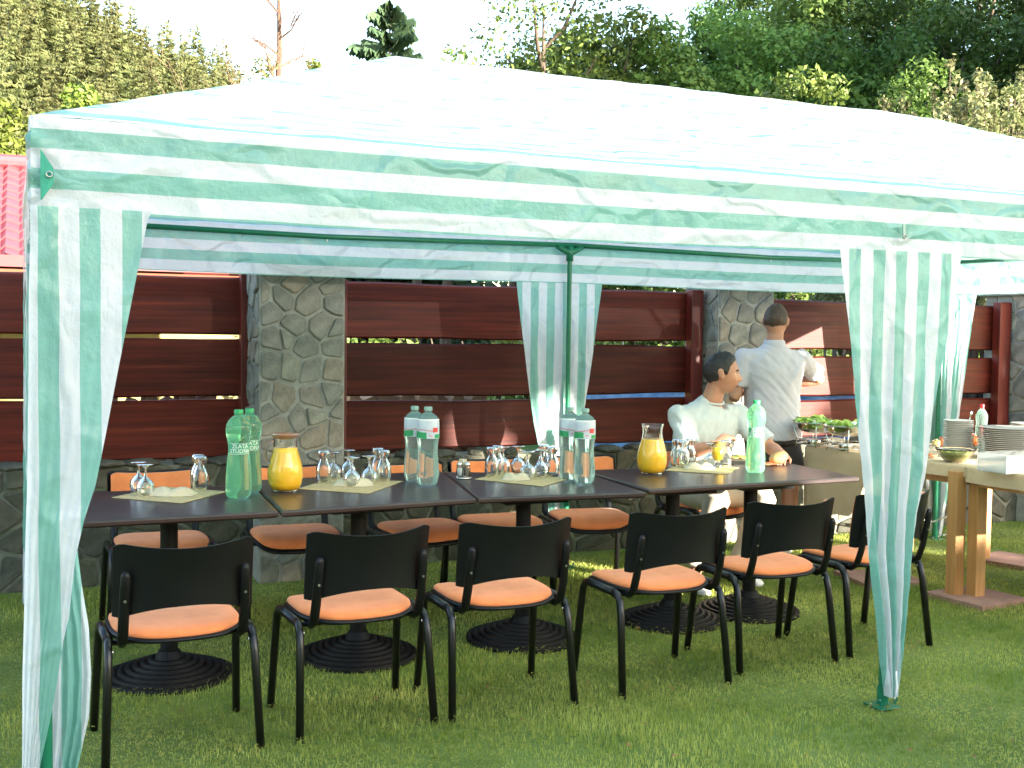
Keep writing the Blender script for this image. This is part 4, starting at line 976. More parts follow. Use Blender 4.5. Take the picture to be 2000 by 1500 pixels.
def mat_and_napkin(L, B, R, which, npx, npy, nap_sc=1.0, seed=0):
    a, b, c_ = (Vector((*ontab(*p), 0)) for p in (L, B, R)); d = a+c_-b; ctr = (a+c_)/2; n = 14; V = []; e = Vector((ctr.x, ctr.y, TH))
    for layer in (.0008, .0028):
        for j in range(n+1):
            for i in range(n+1):
                p = b+(a-b)*(i/n)+(c_-b)*(j/n); z = layer+.0008*(1+noise.noise(Vector((p.x*9, p.y*9, seed)))); V.append((p.x-ctr.x, p.y-ctr.y, z))
    k = (n+1)**2; Fc = []
    for j in range(n):
        for i in range(n):
            q = (j*(n+1)+i, j*(n+1)+i+1, (j+1)*(n+1)+i+1, (j+1)*(n+1)+i); Fc += [tuple(reversed([x for x in q])), tuple(k+x for x in q)]
    for i in range(n): Fc += [(i, i+1, k+i+1, k+i), (n*(n+1)+i+1, n*(n+1)+i, k+n*(n+1)+i, k+n*(n+1)+i+1), ((i+1)*(n+1), i*(n+1), k+i*(n+1), k+(i+1)*(n+1)), (i*(n+1)+n, (i+1)*(n+1)+n, k+(i+1)*(n+1)+n, k+i*(n+1)+n)]
    o = mesh_obj('placemat', V, Fc, MAT_CREAM, None); o.location = e; tag(o, 'cream woven placemat '+which, 'placemat', 'cream placemats along the table row')
    # folded napkin: two soft lobes meeting in a V
    nx_, ny_ = ontab(npx, npy); m = MB(); nn = 20; V = []; W_, D_ = .108*nap_sc, .060*nap_sc
    for j in range(nn+1):
        for i in range(nn+1):
            u, v = -1+2*i/nn, -1+2*j/nn; x = u*W_; y = v*D_+(.035*nap_sc)*(abs(u))-.018; hgt = .038*(1-abs(v)**3)*(1-abs(u)**4)*(.62+.38*min(1, abs(u)*3.0+.02)**.8); V.append((x, y, .004+max(0, hgt)+.0018*noise.noise(Vector((x*60, y*60, seed)))))
    Fc = [(j*(nn+1)+i, j*(nn+1)+i+1, (j+1)*(nn+1)+i+1, (j+1)*(nn+1)+i) for j in range(nn) for i in range(nn)]
    o = mesh_obj('napkin', V, Fc, NAPKIN, None, True); o.location = (nx_, ny_, TH+.001); o.rotation_euler = (0, 0, -YAW+.05)
    tag(o, 'cream napkin folded like an open book on the placemat '+which, 'napkin', 'folded cream napkins on the placemats')
mat_and_napkin((218, 973), (355, 984), (444, 961), 'of the leftmost table', 336, 968, 1.0, 1)
mat_and_napkin((580, 956), (720, 965), (787, 941), 'of the second table', 690, 949, .95, 2)
mat_and_napkin((927, 937), (1060, 951), (1113, 936), 'of the third table', 1008, 938, .72, 3)
mat_and_napkin((1298, 920), (1420, 927), (1443, 914), 'of the rightmost table', 1366, 917, .85, 4)
GG = 'upturned glasses on the placemats'
tn = ['leftmost', 'second', 'third', 'rightmost']
gl = [('w', 271, 962, 1.1, 0, 'upturned wine glass at the far left of the leftmost placemat'), ('w', 284, 969, 1.12, 0, 'upturned wine glass in front of another on the leftmost placemat'),
      ('t', 391, 958, 1.07, 0, 'upturned beer glass right of the napkin on the leftmost placemat'), ('t', 387, 953, 1.06, 0, 'upturned beer glass just behind its twin on the leftmost placemat'),
      ('t', 632, 944, 1.08, 1, 'upturned beer glass at the left end of the second placemat'), ('w', 651, 937, 1.1, 1, 'upturned wine glass behind the left beer glass on the second placemat'),
      ('w', 680, 933, 1.12, 1, 'upturned wine glass farthest back on the second placemat'), ('w', 687, 951, 1.12, 1, 'upturned wine glass in front of the napkin on the second placemat'),
      ('w', 721, 947, 1.12, 1, 'upturned wine glass right of the napkin on the second placemat'), ('t', 738, 935, 1.05, 1, 'upturned beer glass at the right back of the second placemat'),
      ('t', 749, 941, 1.06, 1, 'rightmost upturned beer glass on the second placemat'), ('t', 960, 932, 1.05, 2, 'leftmost upturned beer glass on the third placemat'),
      ('t', 971, 928, 1.05, 2, 'upturned beer glass second from the left on the third placemat'), ('w', 982, 924, 1.12, 2, 'upturned wine glass behind the left beer glasses on the third placemat'),
      ('w', 1011, 923, 1.12, 2, 'upturned wine glass at the middle back of the third placemat'), ('w', 1030, 936, 1.12, 2, 'upturned wine glass right of the napkin on the third placemat'),
      ('w', 1056, 932, 1.12, 2, 'upturned wine glass before the right beer glasses on the third placemat'), ('t', 1062, 926, 1.05, 2, 'upturned beer glass at the right back of the third placemat'),
      ('t', 1078, 931, 1.06, 2, 'rightmost upturned beer glass on the third placemat'), ('t', 1322, 911, 1.05, 3, 'leftmost upturned beer glass on the rightmost placemat'),
      ('t', 1334, 914, 1.05, 3, 'upturned beer glass before its neighbours on the rightmost placemat'), ('t', 1347, 907, 1.02, 3, 'upturned beer glass behind the napkin on the rightmost placemat'),
      ('w', 1388, 912, 1.05, 3, 'upturned wine glass left of the glass of juice'), ('t', 1417, 913, 1.05, 3, 'upturned beer glass right of the glass of juice')]
for k, px, py, s, t, lb in gl:
    x, y = ontab(px, py); glass_at(wg0 if k == 'w' else tg0, x, y, s, lb, GG, px*.37)

# bottles
def bottle(px, py, hh, rad_, kind, label, seed):
    x, y = ontab(px, py); e = empty('water_bottle', (x, y, TH), seed); tag(e, label, 'bottle', 'tall plastic water bottles on the tables'); H_, R_ = hh, rad_
    if kind == 'g': prof = [(.0, .018), (.45, .010), (.62, .0), (.84, .004), (.97, .03), (1.0, .10), (.97, .24), (.92, .36), (.86, .46), (.80, .52), (.80, .60), (.88, .66), (.97, .72), (.99, .78), (.93, .84), (.74, .89), (.42, .928), (.30, .945), (.27, .955), (.27, .965)]
    else: prof = [(.0, .018), (.45, .010), (.62, .0), (.84, .004), (.95, .04), (1.0, .12), (.97, .24), (.87, .38), (.85, .46), (.90, .54), (.98, .60), (.98, .80), (.94, .845), (.74, .885), (.42, .92), (.27, .935), (.25, .95), (.25, .965)]
    def wob(an, z):
        t = z/H_
        if t < .10: return 1-.10*(1-t/.10)*abs(math.cos(2.5*an))
        if kind == 'b' and t < .55: return 1-.012*math.cos(12*an)
        return 1
    body = MB().lathe([(r*R_+.0005, z*H_) for r, z in prof], 40, wob=wob).build('bottle_body', PET_G if kind == 'g' else PET_B, e, True)
    cm = CAP_G if kind == 'g' else CAP_T; cr = .25*R_+.0065
    autosmooth(MB().lathe([(.001, 1.0*H_), (cr-.002, 1.0*H_), (cr, .994*H_), (cr, .952*H_), (.001, .952*H_)], 24, wob=lambda an, z: 1+.02*math.cos(24*an)).build('cap', cm, e), 50)
    def band(z0, z1, mat, name, a0=0, a1=2*PI, dr=.0012, par=e, f=None):
        n = 40; V = []; rows = 6
        for j in range(rows+1):
            z = z0+(z1-z0)*j/rows
            rr_ = np.interp(z, [p[1] for p in prof], [p[0] for p in prof])*R_+dr
            for i in range(n+1):
                a = a0+(a1-a0)*i/n; zz = z*H_+(f(a) if f else 0); V.append((rr_*math.cos(a), rr_*math.sin(a), zz))
        Fc = [(j*(n+1)+i, j*(n+1)+i+1, (j+1)*(n+1)+i+1, (j+1)*(n+1)+i) for j in range(rows) for i in range(n)]
        return mesh_obj(name, V, Fc, mat, par, True)
    # the camera side of this bottle, as an angle in its own frame
    fa = math.atan2(CAM.y-y, CAM.x-x)-seed
    if kind == 'g':
        lb = band(.505, .625, LAB_G, 'label', fa-1.25, fa+1.25, f=lambda a: .003*math.sin(3*a))
        for txt, zc, sz in (('ZLATÁ', .590, .026), ('STUDŇA', .535, .026)): wrap_text(txt, lb, fa+.15, zc*H_, R_*.80+.0030, sz, LAB_W)
        for zz in (.505, .625): band(zz-.003, zz, LAB_W, 'label_edge', fa-1.25, fa+1.25, .0018, lb)
    else:
        lb = band(.60, .845, LAB_S, 'label', dr=.0012)
        band(.605, .685, LAB_GR, 'green_band', fa-2.6, fa-.12, .0020, lb, f=lambda a: .003*math.sin(2*a))
        band(.605, .655, LAB_GR, 'green_band', fa+.62, fa+1.8, .0020, lb)
        band(.68, .74, LAB_R, 'red_mark', fa+.45, fa+1.0, .0020, lb); band(.70, .708, LAB_R, 'red_line', fa-1.5, fa+.45, .0024, lb, f=lambda a: .004*math.sin(2.4*a))
        band(.635, .643, LAB_R, 'red_line', fa+.05, fa+.40, .0024, lb, f=lambda a: .004*math.sin(9*a))
        band(.83, .848, LAB_W, 'white_band', dr=.0018, par=lb)
    return e
def wrap_text(txt, parent, ang, z, r, size, mat):
    cu = bpy.data.curves.new('print', 'FONT'); cu.body = txt; cu.size = size; cu.align_x = 'CENTER'; cu.align_y = 'CENTER'; cu.resolution_u = 2; cu.extrude = .0003
    o = bpy.data.objects.new('print', cu); COL.objects.link(o); dg = bpy.context.evaluated_depsgraph_get(); me = bpy.data.meshes.new_from_object(o.evaluated_get(dg)); bpy.data.objects.remove(o)
    for v in me.vertices:
        a = ang+v.co.x/r; rr_ = r+v.co.z; v.co = Vector((rr_*math.cos(a), rr_*math.sin(a), z+v.co.y))
    me.materials.append(mat); link('print', me, parent)
bottle(487, 960, .405, .0585, 'g', 'green bottle at the back of the pair on the leftmost table', .3)
bottle(466, 971, .412, .0600, 'g', 'green bottle in front of the pair on the leftmost table', 1.1)
bottle(809, 938, .395, .0560, 'b', 'pale bottle with a silver label, left of the pair on the second table', .7)
bottle(835, 946, .402, .0585, 'b', 'pale bottle with a silver label, right of the pair on the second table', 2.1)
bottle(1112, 936, .392, .0560, 'b', 'pale bottle with a silver label, left of the pair on the third table', 1.4)
bottle(1141, 943, .394, .0560, 'b', 'pale bottle with a silver label, right of the pair on the third table', 2.9)
bg_ = bottle(1475, 923, .42, .0550, 'g', 'single half clear green bottle on the rightmost table, in front of the men', .2)
# jugs
def jug(px, py, H_, R_, fill, lid, label, ha):
    x, y = ontab(px, py); e = empty('juice_jug', (x, y, TH)); tag(e, label, 'jug', 'glass jugs of orange juice')
    prof = [(.001, .006), (.60, .006), (.66, .0), (.70, .004), (.80, .04), (.93, .14), (1.0, .28), (.98, .40), (.86, .55), (.72, .68), (.65, .80), (.66, .90), (.72, .97), (.75, 1.0)]
    o_ = [(r*R_, z*H_) for r, z in prof]; t = .0028; zt = fill*H_; rt = float(np.interp(zt, [q[1] for q in o_], [q[0] for q in o_]))
    up = [(rt, zt+.0005)]+[q for q in o_ if q[1] > zt]; autosmooth(MB().lathe(up+[(r-t, z) for r, z in up[::-1]]+[up[0]], 40).build('jug_body', GLASS, e), 60)
    low = [q for q in o_ if .015*H_ < q[1] < zt]
    MB().lathe([(.001, .012), (.60*R_, .012)]+low+[(rt, zt), (rt-.006, zt-.001), (.001, zt-.001)], 40).build('juice', JUICE, e, True)
    MB().lathe([(.001, .011), (.60*R_, .011), (.70*R_, .006), (.66*R_, 0), (.001, .002)], 40).build('jug_foot', GLASS, e, True)
    a = ha; pts = []
    for k in range(13):
        s = k/12; rr_ = R_*.66+.001+.034*math.sin(PI*s)**.7+ (R_*.20)*(1-s)**2*1.1; pts.append((rr_*math.cos(a), rr_*math.sin(a), H_*(.50+.40*s)))
    MB().tube(pts, .0055, 8).build('handle', GLASS, e, True)
    if lid: MB().lathe([(.001, 1.015*H_), (.70*R_, 1.012*H_), (.76*R_, 1.004*H_), (.76*R_, .985*H_), (.68*R_, .975*H_), (.64*R_, .925*H_), (.001, .925*H_)], 32).build('lid', glass('amber_lid', (.95, .62, .42), 1.3, .1, .5, (.75, .35, .2)), e, True)
jug(557, 959, .280, .086, .77, True, 'round juice jug with a lid on the second table', PI+.1)
jug(1273, 925, .285, .085, .70, False, 'open round juice jug on the rightmost table', PI*.5)
# glass of juice
x, y = ontab(1402, 913); e = empty('juice_glass', (x, y, TH+.003)); tag(e, 'upright glass of orange juice among the glasses before the seated man', 'glass')
MB().lathe([(.001, .006), (.024, .006), (.027, 0), (.030, .004), (.012, .02), (.010, .03), (.026, .05), (.036, .085), (.035, .12), (.033, .15), (.031, .15), (.033, .12), (.034, .085), (.024, .052), (.001, .038)], 28).build('glass_body', GLASS, e, True)
MB().lathe([(.001, .0385), (.0262, .0502), (.0365, .085), (.0355, .118), (.001, .118)], 28).build('juice', JUICE, e, True)
# salt and pepper caddy
x, y = ontab(905, 935); e = empty('salt_pepper_caddy', (x, y, TH), -YAW); tag(e, 'small metal caddy holding glass salt and pepper shakers', 'caddy')
MB().lathe([(.001, .010), (.046, .010), (.048, .006), (.044, 0), (.001, 0)], 28).build('tray', STEEL, e, True)
MB().tube([(0, .0, .01), (0, 0, .10), (-.010, 0, .112), (0, 0, .122), (.010, 0, .112), (0, 0, .102)], .0025, 6).build('carrier', STEEL, e, True)
for sx, fill in ((-.021, LAB_W), (.021, simple('ground_pepper', (.36, .26, .15), (.22, .15, .09), 90, .9))):
    sh = MB().lathe([(.001, .008), (.017, .008), (.0185, .012), (.0160, .065), (.013, .073), (.011, .073), (.014, .064), (.0165, .014), (.001, .0105)], 20, (sx, -.004, .003)).build('shaker', GLASS, e, True)
    MB().lathe([(.001, .0112), (.0158, .0145), (.0140, .055), (.001, .055)], 20, (sx, -.004, .003)).build('contents', fill, sh, True)
    MB().lathe([(.0145, .070), (.0155, .076), (.012, .086), (.001, .089)], 20, (sx, -.004, .003)).build('lid', STEEL, sh, True)
MB().box((-.004, .018, .062), (.042, .007, .085), bev=.002).build('napkin_packet', NAPKIN, e)
# plate of food, salmon napkin, roll
def blobs(name, par, n, rad_, z0, size, mat, seed, flat=.5):
    r = random.Random(seed); m = MB()
    for i in range(n):
        bm = bmesh.new(); bmesh.ops.create_icosphere(bm, subdivisions=1, radius=1); a = r.uniform(0, 6.28); q = rad_*math.sqrt(r.random()); s = size*r.uniform(.6, 1.3)
        rm = Matrix.Rotation(r.uniform(0, 3), 3, 'Z')@Matrix.Rotation(r.uniform(-.6, .6), 3, 'X'); zz = z0+size*.5+r.uniform(0, size)*(1-q/max(rad_, 1e-6))
        m.add([rm@Vector((v.co.x*s, v.co.y*s*.7, v.co.z*s*flat))+Vector((q*math.cos(a), q*math.sin(a), zz)) for v in bm.verts], [[v.index for v in f.verts] for f in bm.faces]); bm.free()
    o = m.build(name, mat, par, True); o['kind'] = 'stuff'; return o
def plate_mesh(R_, H_=.018): return MB().lathe([(.001, .003), (R_*.6, .003), (R_*.62, 0), (R_*.66, .002), (R_*.97, H_*.85), (R_, H_), (R_*.98, H_*1.05), (R_*.64, .007), (.001, .006)], 40)
x, y = ontab(1455, 900); e = empty('food_plate', (x, y+.06, TH)); tag(e, 'white plate of food in front of the seated man', 'plate')
plate_mesh(.125).build('dish', CERAM, e, True); blobs('eggs', e, 14, .06, .006, .016, EGGY, 3); blobs('salad', e, 12, .06, .006, .016, LETT, 4); blobs('meat', e, 6, .05, .006, .014, TOMA, 5)
x, y = ontab(1512, 908); V = []; nn = 14
for j in range(nn+1):
    for i in range(nn+1):
        u, v = i/nn, j/nn; V.append(((u-.5)*.20, (v-.5)*.15, .004+.012*abs(math.sin(u*6+v*3))*u*(1-v)+.004*noise.noise(Vector((u*6, v*6, 0)))))
o = mesh_obj('salmon_napkin', V, [(j*(nn+1)+i, j*(nn+1)+i+1, (j+1)*(nn+1)+i+1, (j+1)*(nn+1)+i) for j in range(nn) for i in range(nn)], SALM, None, True); o.location = (x, y+.03, TH+.003); o.rotation_euler = (0, 0, .2); tag(o, 'crumpled salmon orange napkin right of the green bottle', 'napkin')
def roll(x, y, z, s, label):
    bm = bmesh.new(); bmesh.ops.create_icosphere(bm, subdivisions=3, radius=1)
    for v in bm.verts: v.co = v.co*(1+.10*noise.noise(v.co*2+Vector((x*9, 0, 0)))); v.co.x *= .052*s; v.co.y *= .034*s; v.co.z *= .027*s
    me = bpy.data.meshes.new('bread_roll'); bm.to_mesh(me); bm.free(); me.materials.append(ROLL); me.polygons.foreach_set('use_smooth', [True]*len(me.polygons))
    o = link('bread_roll', me); o.location = (x, y, z+.03*s); o.rotation_euler = (.2, -.35, -.5); return tag(o, label, 'bread')
x, y = ontab(1526, 910); roll(x, y+.03, TH+.016, 1.15, 'bread roll resting on the salmon napkin')

# ================================================================== BUFFET
BH = .805
def buffet(corners, drops, label, legs):
    c = sum((Vector((x, y, 0)) for x, y in corners), Vector())/4; e = empty('buffet_table', (c.x, c.y, 0)); tag(e, label, 'table', 'buffet tables under tan paper')
    cs = [Vector((x, y, 0))-Vector((c.x, c.y, 0)) for x, y in corners]; m = MB()
    V = [v+Vector((0, 0, BH-.03)) for v in cs]+[v+Vector((0, 0, BH-.004)) for v in cs]; m.add(V, [(3, 2, 1, 0), (4, 5, 6, 7)]+[(k, (k+1) % 4, 4+(k+1) % 4, 4+k) for k in range(4)]); m.build('board', PINE, e)
    for k in range(4):       # rails
        a, b = cs[k], cs[(k+1) % 4]; d = (b-a).normalized(); ins = (-a.normalized()-b.normalized()).normalized()*.05
        L_ = (b-a).length-.1; MB().box(((a+b)/2+ins*1.0+Vector((0, 0, BH-.075))), (L_, .022, .085), rot=Matrix.Rotation(math.atan2(d.y, d.x), 3, 'Z')).build('rail', PINE, e)
    for lx, ly in legs: MB().box((lx-c.x, ly-c.y, (BH-.035)/2), (.075, .075, BH-.035), bev=.004).build('leg', PINE, e)
    # paper cloth: top sheet with a hem that hangs over each edge
    n = 24; V = []; rows = [(-.0, 0, 'top')]
    ring = []
    for k in range(4):
        a, b = cs[k], cs[(k+1) % 4]; nn = max(2, int((b-a).length/.04))
        for i in range(nn): t = i/nn; ring.append((a.lerp(b, t), k, t, (b-a).normalized()))
    N_ = len(ring); V.append(Vector((0, 0, BH+.001))); lv = [0.0, .15, .4, .7, 1.0]
    V += [p.lerp(Vector(), .02)+Vector((0, 0, BH+.001)) for p, k, t, d in ring]
    for q in lv:
        for p, k, t, d in ring:
            dr = drops[k](t) if callable(drops[k]) else drops[k]; out = Vector((d.y, -d.x, 0)); dd = dr*q
            V.append(p+out*(.006+.012*q*math.sin(t*17+k*2)+.010*q*noise.noise(Vector((t*9, q, k))))+Vector((0, 0, BH-.003-dd)))
    Fc = [(0, 1+i, 1+(i+1) % N_) for i in range(N_)]
    for j in range(len(lv)):
        for i in range(N_): Fc.append((1+j*N_+i, 1+(j+1)*N_+i, 1+(j+1)*N_+(i+1) % N_, 1+j*N_+(i+1) % N_))
    mesh_obj('paper_cloth', V, Fc, CLOTH, e, True); return e
# corners run counter-clockwise seen from above
buffet([(5.10, 1.41), (6.05, 1.50), (5.98, 2.82), (4.96, 2.72)], [.06, .06, .40, lambda t: .07+.36*(1-sstep(.30, .50, t))], 'buffet table along the fence with the salad stands', [(5.09, 1.455), (5.99, 1.55), (5.92, 2.76), (5.02, 2.64)])
buffet([(5.10, -.15), (6.10, -.10), (6.17, 1.405), (5.10, 1.402)], [.06, .06, .06, .09], 'nearer buffet table with the stacks of plates', [(5.20, -.05), (6.05, -.03), (6.10, 1.33), (5.185, 1.385)])
for (cx, cy, a, lb) in ((5.19, 1.38, .1, 'square red paving slab under the pair of buffet legs'), (5.02, 2.02, -.2, 'square red paving slab on the grass behind the middle curtain'), (6.32, 2.15, .3, 'square red paving slab at the right edge of the lawn')):
    o = MB().box((0, 0, .015), (.42, .42, .038), bev=.004).build('paving_slab', SLAB); o.location = (cx, cy, 0); o.rotation_euler = (0, 0, a); tag(o, lb, 'paving slab', 'slabs on the lawn')
MB_ = MB().box((0, 0, .38), (.055, .055, .76)).build('prop_leg', PINE); MB_.location = (6.14, 2.24, .015); tag(MB_, 'thin wooden prop standing on the right hand slab', 'wooden prop')
# chafing stands with lettuce heaped in steel troughs
def dish(px, py, label, seed):
    p = at_z(px, py, BH); e = empty('chafing_dish', (p.x, p.y, BH), .2); tag(e, label, 'chafing dish', 'steel salad stands on the buffet')
    R_ = .15; autosmooth(MB().lathe([(.001, .10), (.05, .095), (.10, .11), (.135, .135), (R_, .165), (R_+.006, .168), (R_, .172), (.13, .14), (.05, .105), (.001, .106)], 36).build('bowl', STEEL, e), 60)
    m = MB()
    for k in range(4):
        a = PI/4+k*PI/2; c_, s_ = math.cos(a), math.sin(a); m.tube([(c_*.125, s_*.125, .0), (c_*.115, s_*.115, .06), (c_*.14, s_*.14, .145)], .004, 6)
    for z in (.02, .055): m.tube([(.118*math.cos(t*PI/12), .118*math.sin(t*PI/12), z) for t in range(25)], .003, 6)
    m.build('wire_stand', STEEL, e, True); MB().lathe([(.001, .002), (.045, .002), (.048, .04), (.042, .052), (.001, .052)], 24).build('burner', STEEL, e, True)
    # lettuce leaves
    r = random.Random(seed); m = MB()
    for i in range(60):
        a = r.uniform(0, 6.28); q = .12*math.sqrt(r.random()); s = r.uniform(.025, .05); n = 7; c_ = Vector((q*math.cos(a), q*math.sin(a), .15+r.uniform(0, .055)*(1-q/.16))); rm = Matrix.Rotation(r.uniform(0, 6.28), 3, 'Z')@Matrix.Rotation(r.uniform(-1.1, 1.1), 3, 'X')
        m.add([c_]+[c_+rm@Vector((s*math.cos(2*PI*k/n)*(1+.2*r.random()), s*math.sin(2*PI*k/n), .012*math.sin(k*2.6)+.012)) for k in range(n)], [(0, 1+k, 1+(k+1) % n) for k in range(n)])
    m.build('lettuce', LETT, e); blobs('eggs', e, 7, .10, .165, .022, LAB_W, seed, .8)
dish(1590, 872, 'steel salad stand nearest the standing man', 5); dish(1652, 880, 'steel salad stand partly behind the middle curtain', 6)
# plate stacks
def plate_stack(px, py, R_, n, dz, label, grp):
    p = at_z(px, py, BH); e = empty('plate_stack', (p.x, p.y, BH)); 
    bpy.data.objects.remove(e)
    me = None
    for k in range(n):
        if me is None: o = plate_mesh(R_, .016).build('plate', CERAM, None, True); me = o.data
        else: o = link('plate', me)
        o.location = (p.x+.002*math.sin(k*2.1), p.y+.002*math.cos(k*1.7), BH+.002+k*dz); o.rotation_euler = (0, 0, k)
        tag(o, label if k < n-1 else grp[1], 'plate', grp[0])
def fix(px, R_, x_): pass
def place_w(px, x): return at_y(px, 0, 0)
plate_stack(1870, 890, .095, 20, .0112, 'small white plate in the tall narrow stack', ('small plates stacked on the buffet', 'topmost small white plate of the tall narrow stack'))
plate_stack(1962, 896, .168, 16, .0122, 'large white plate in the wide stack at the right', ('large plates stacked on the buffet', 'topmost large white plate of the wide stack'))
plate_stack(2004, 872, .11, 13, .0125, 'white bowl plate in the stack cut by the right edge', ('plates in the stack at the right edge', 'topmost plate of the stack cut by the right edge'))
p = at_z(1866, 903, BH); e = empty('pickle_bowl', (p.x, p.y, BH)); tag(e, 'glass bowl of green pickles in front of the small plates', 'bowl')
MB().lathe([(.001, .004), (.05, .004), (.055, 0), (.085, .03), (.115, .075), (.120, .085), (.117, .085), (.111, .075), (.081, .033), (.05, .008), (.001, .008)], 36).build('bowl', GLASS, e, True)
MB().lathe([(.001, .009), (.048, .010), (.078, .034), (.099, .062), (.001, .066)], 30).build('pickles', PICK, e, True); blobs('pickle_slices', e, 40, .085, .055, .014, PICK, 8)
p = at_z(1974, 920, BH); e = empty('cutlery_box', (p.x, p.y, BH), .05); tag(e, 'clear plastic box of cutlery in front of the large plates', 'box')
PLAST = glass('frosted_box_plastic', (.93, .95, .95), 1.2, .12, .35, (.60, .62, .61)); w_, d_, h_, t_ = .31, .20, .105, .0025; m = MB()
m.box((0, 0, t_/2), (w_, d_, t_)); m.box((0, -d_/2, h_/2), (w_, t_, h_)); m.box((0, d_/2, h_/2), (w_, t_, h_)); m.box((-w_/2, 0, h_/2), (t_, d_-t_, h_)); m.box((w_/2, 0, h_/2), (t_, d_-t_, h_)); m.box((0, -d_/2-.003, h_-.004), (w_+.012, .006, .008)); m.build('tub', PLAST, e)
r = random.Random(2)
for i in range(14): MB().tube([(-.12+r.uniform(0, .08), -.07+i*.01, .012+r.uniform(0, .02)), (.05+r.uniform(0, .08), -.07+i*.01+r.uniform(-.02, .02), .02+r.uniform(0, .03))], .004, 6, flat=((0, 0, 1), .4)).build('fork', STEEL, e)
p = at_z(1916, 868, BH); e = empty('red_cap_bottle', (p.x, p.y, BH)); tag(e, 'clear bottle with a red cap behind the plates', 'bottle')
MB().lathe([(.001, .004), (.035, 0), (.042, .01), (.042, .12), (.038, .15), (.042, .19), (.040, .215), (.024, .245), (.013, .258), (.013, .27)], 28).build('bottle_body', PET_B, e, True)
MB().lathe([(.016, .262), (.017, .285), (.015, .290), (.001, .290)], 20).build('cap', CAP_R, e, True)
for (px, py, mt, lb, sd) in ((1828, 880, EGGY, 'yellow filled cup beside the middle curtain', 1), (1842, 874, TOMA, 'cup with red filling left of the small plates', 2), (1905, 872, TOMA, 'small cup between the two plate stacks', 3)):
    p = at_z(px, py, BH); e = empty('food_cup', (p.x, p.y, BH)); tag(e, lb, 'cup', 'small cups of food on the buffet')
    MB().lathe([(.001, .004), (.024, .002), (.028, .07), (.030, .075), (.027, .07), (.022, .008), (.001, .008)], 20).build('cup', GLASS, e, True); MB().lathe([(.001, .009), (.0215, .010), (.026, .062), (.001, .066)], 20).build('filling', mt, e, True); blobs('topping', e, 8, .02, .06, .010, mt, sd)
p = at_z(1818, 895, BH); e = empty('fruit_jar', (p.x, p.y, BH)); tag(e, 'round glass jar of orange and yellow food at the curtain edge', 'jar')
MB().lathe([(.001, .003), (.03, 0), (.046, .03), (.044, .06), (.032, .08), (.034, .085), (.030, .08), (.042, .058), (.043, .03), (.028, .005), (.001, .006)], 28).build('jar_body', GLASS, e, True); blobs('fruit', e, 22, .026, .008, .016, TOMA, 12)
for (px, py, mt, lb) in ((1925, 862, EGGY, 'salad platter behind the large plates'), (1950, 858, LETT, 'green salad platter behind the large plates'), (1885, 862, TOMA, 'platter with red food behind the small plates')):
    p = at_z(px, py, BH); e = empty('salad_platter', (p.x, p.y, BH)); tag(e, lb, 'platter', 'platters at the back of the buffet')
    plate_mesh(.13, .05).build('dish', CERAM, e, True); blobs('salad', e, 34, .09, .03, .022, mt, int(px))
p = at_z(1905, 868, BH); sp_ = MB().tube([(0, 0, .02), (.03, 0, .16), (.045, 0, .20)], [.003, .004, .003], 6).tube([(.045, 0, .20), (.055, 0, .225), (.062, 0, .24)], [.006, .014, .008], 10, flat=((0, 1, 0), .3)).build('serving_spoon', STEEL, None, True); sp_.location = (p.x-.1, p.y, BH); tag(sp_, 'steel serving spoon sticking up above the small plates', 'spoon')
cb = MB().tube([at_z(1822, 1050, .02), at_z(1850, 1043, .02), at_z(1866, 1036, .06), at_y(1872, 1000, 2.6), at_y(1840, 1012, 2.9), at_y(1822, 1019, 3.0), at_y(1800, 1015, 3.0)], .006, 6).build('cable', CABLE, None, True); tag(cb, 'thin white cable trailing down under the buffet', 'cable')

# ================================================================== PEOPLE
def loft(m, st, lat, n=20, cap=True):
    """stations (centre, r_lateral, r_depth); lat = lateral axis"""
    C_ = [Vector(s[0]) for s in st]; k = len(st); vs = []; lat = Vector(lat).normalized()
    for i in range(k):
        t = (C_[min(i+1, k-1)]-C_[max(i-1, 0)]).normalized(); a = (lat-t*lat.dot(t)).normalized(); b = t.cross(a)
        for q in range(n):
            an = 2*PI*q/n; c_, s_ = math.cos(an), math.sin(an)
            vs.append(C_[i]+a*math.copysign(abs(c_)**.85, c_)*st[i][1]+b*math.copysign(abs(s_)**.85, s_)*st[i][2])
    fs = [(i*n+q, i*n+(q+1) % n, (i+1)*n+(q+1) % n, (i+1)*n+q) for i in range(k-1) for q in range(n)]
    if cap: fs += [tuple(range(n-1, -1, -1)), tuple((k-1)*n+q for q in range(n))]
    m.add(vs, fs)
def ball(m, c, r):
    bm = bmesh.new(); bmesh.ops.create_icosphere(bm, subdivisions=2, radius=1); r = Vector(r) if not isinstance(r, float) else Vector((r, r, r))
    m.add([Vector(c)+Vector((v.co.x*r.x, v.co.y*r.y, v.co.z*r.z)) for v in bm.verts], [[v.index for v in f.verts] for f in bm.faces]); bm.free()
def g(x, s): return math.exp(-(x/s)**2)
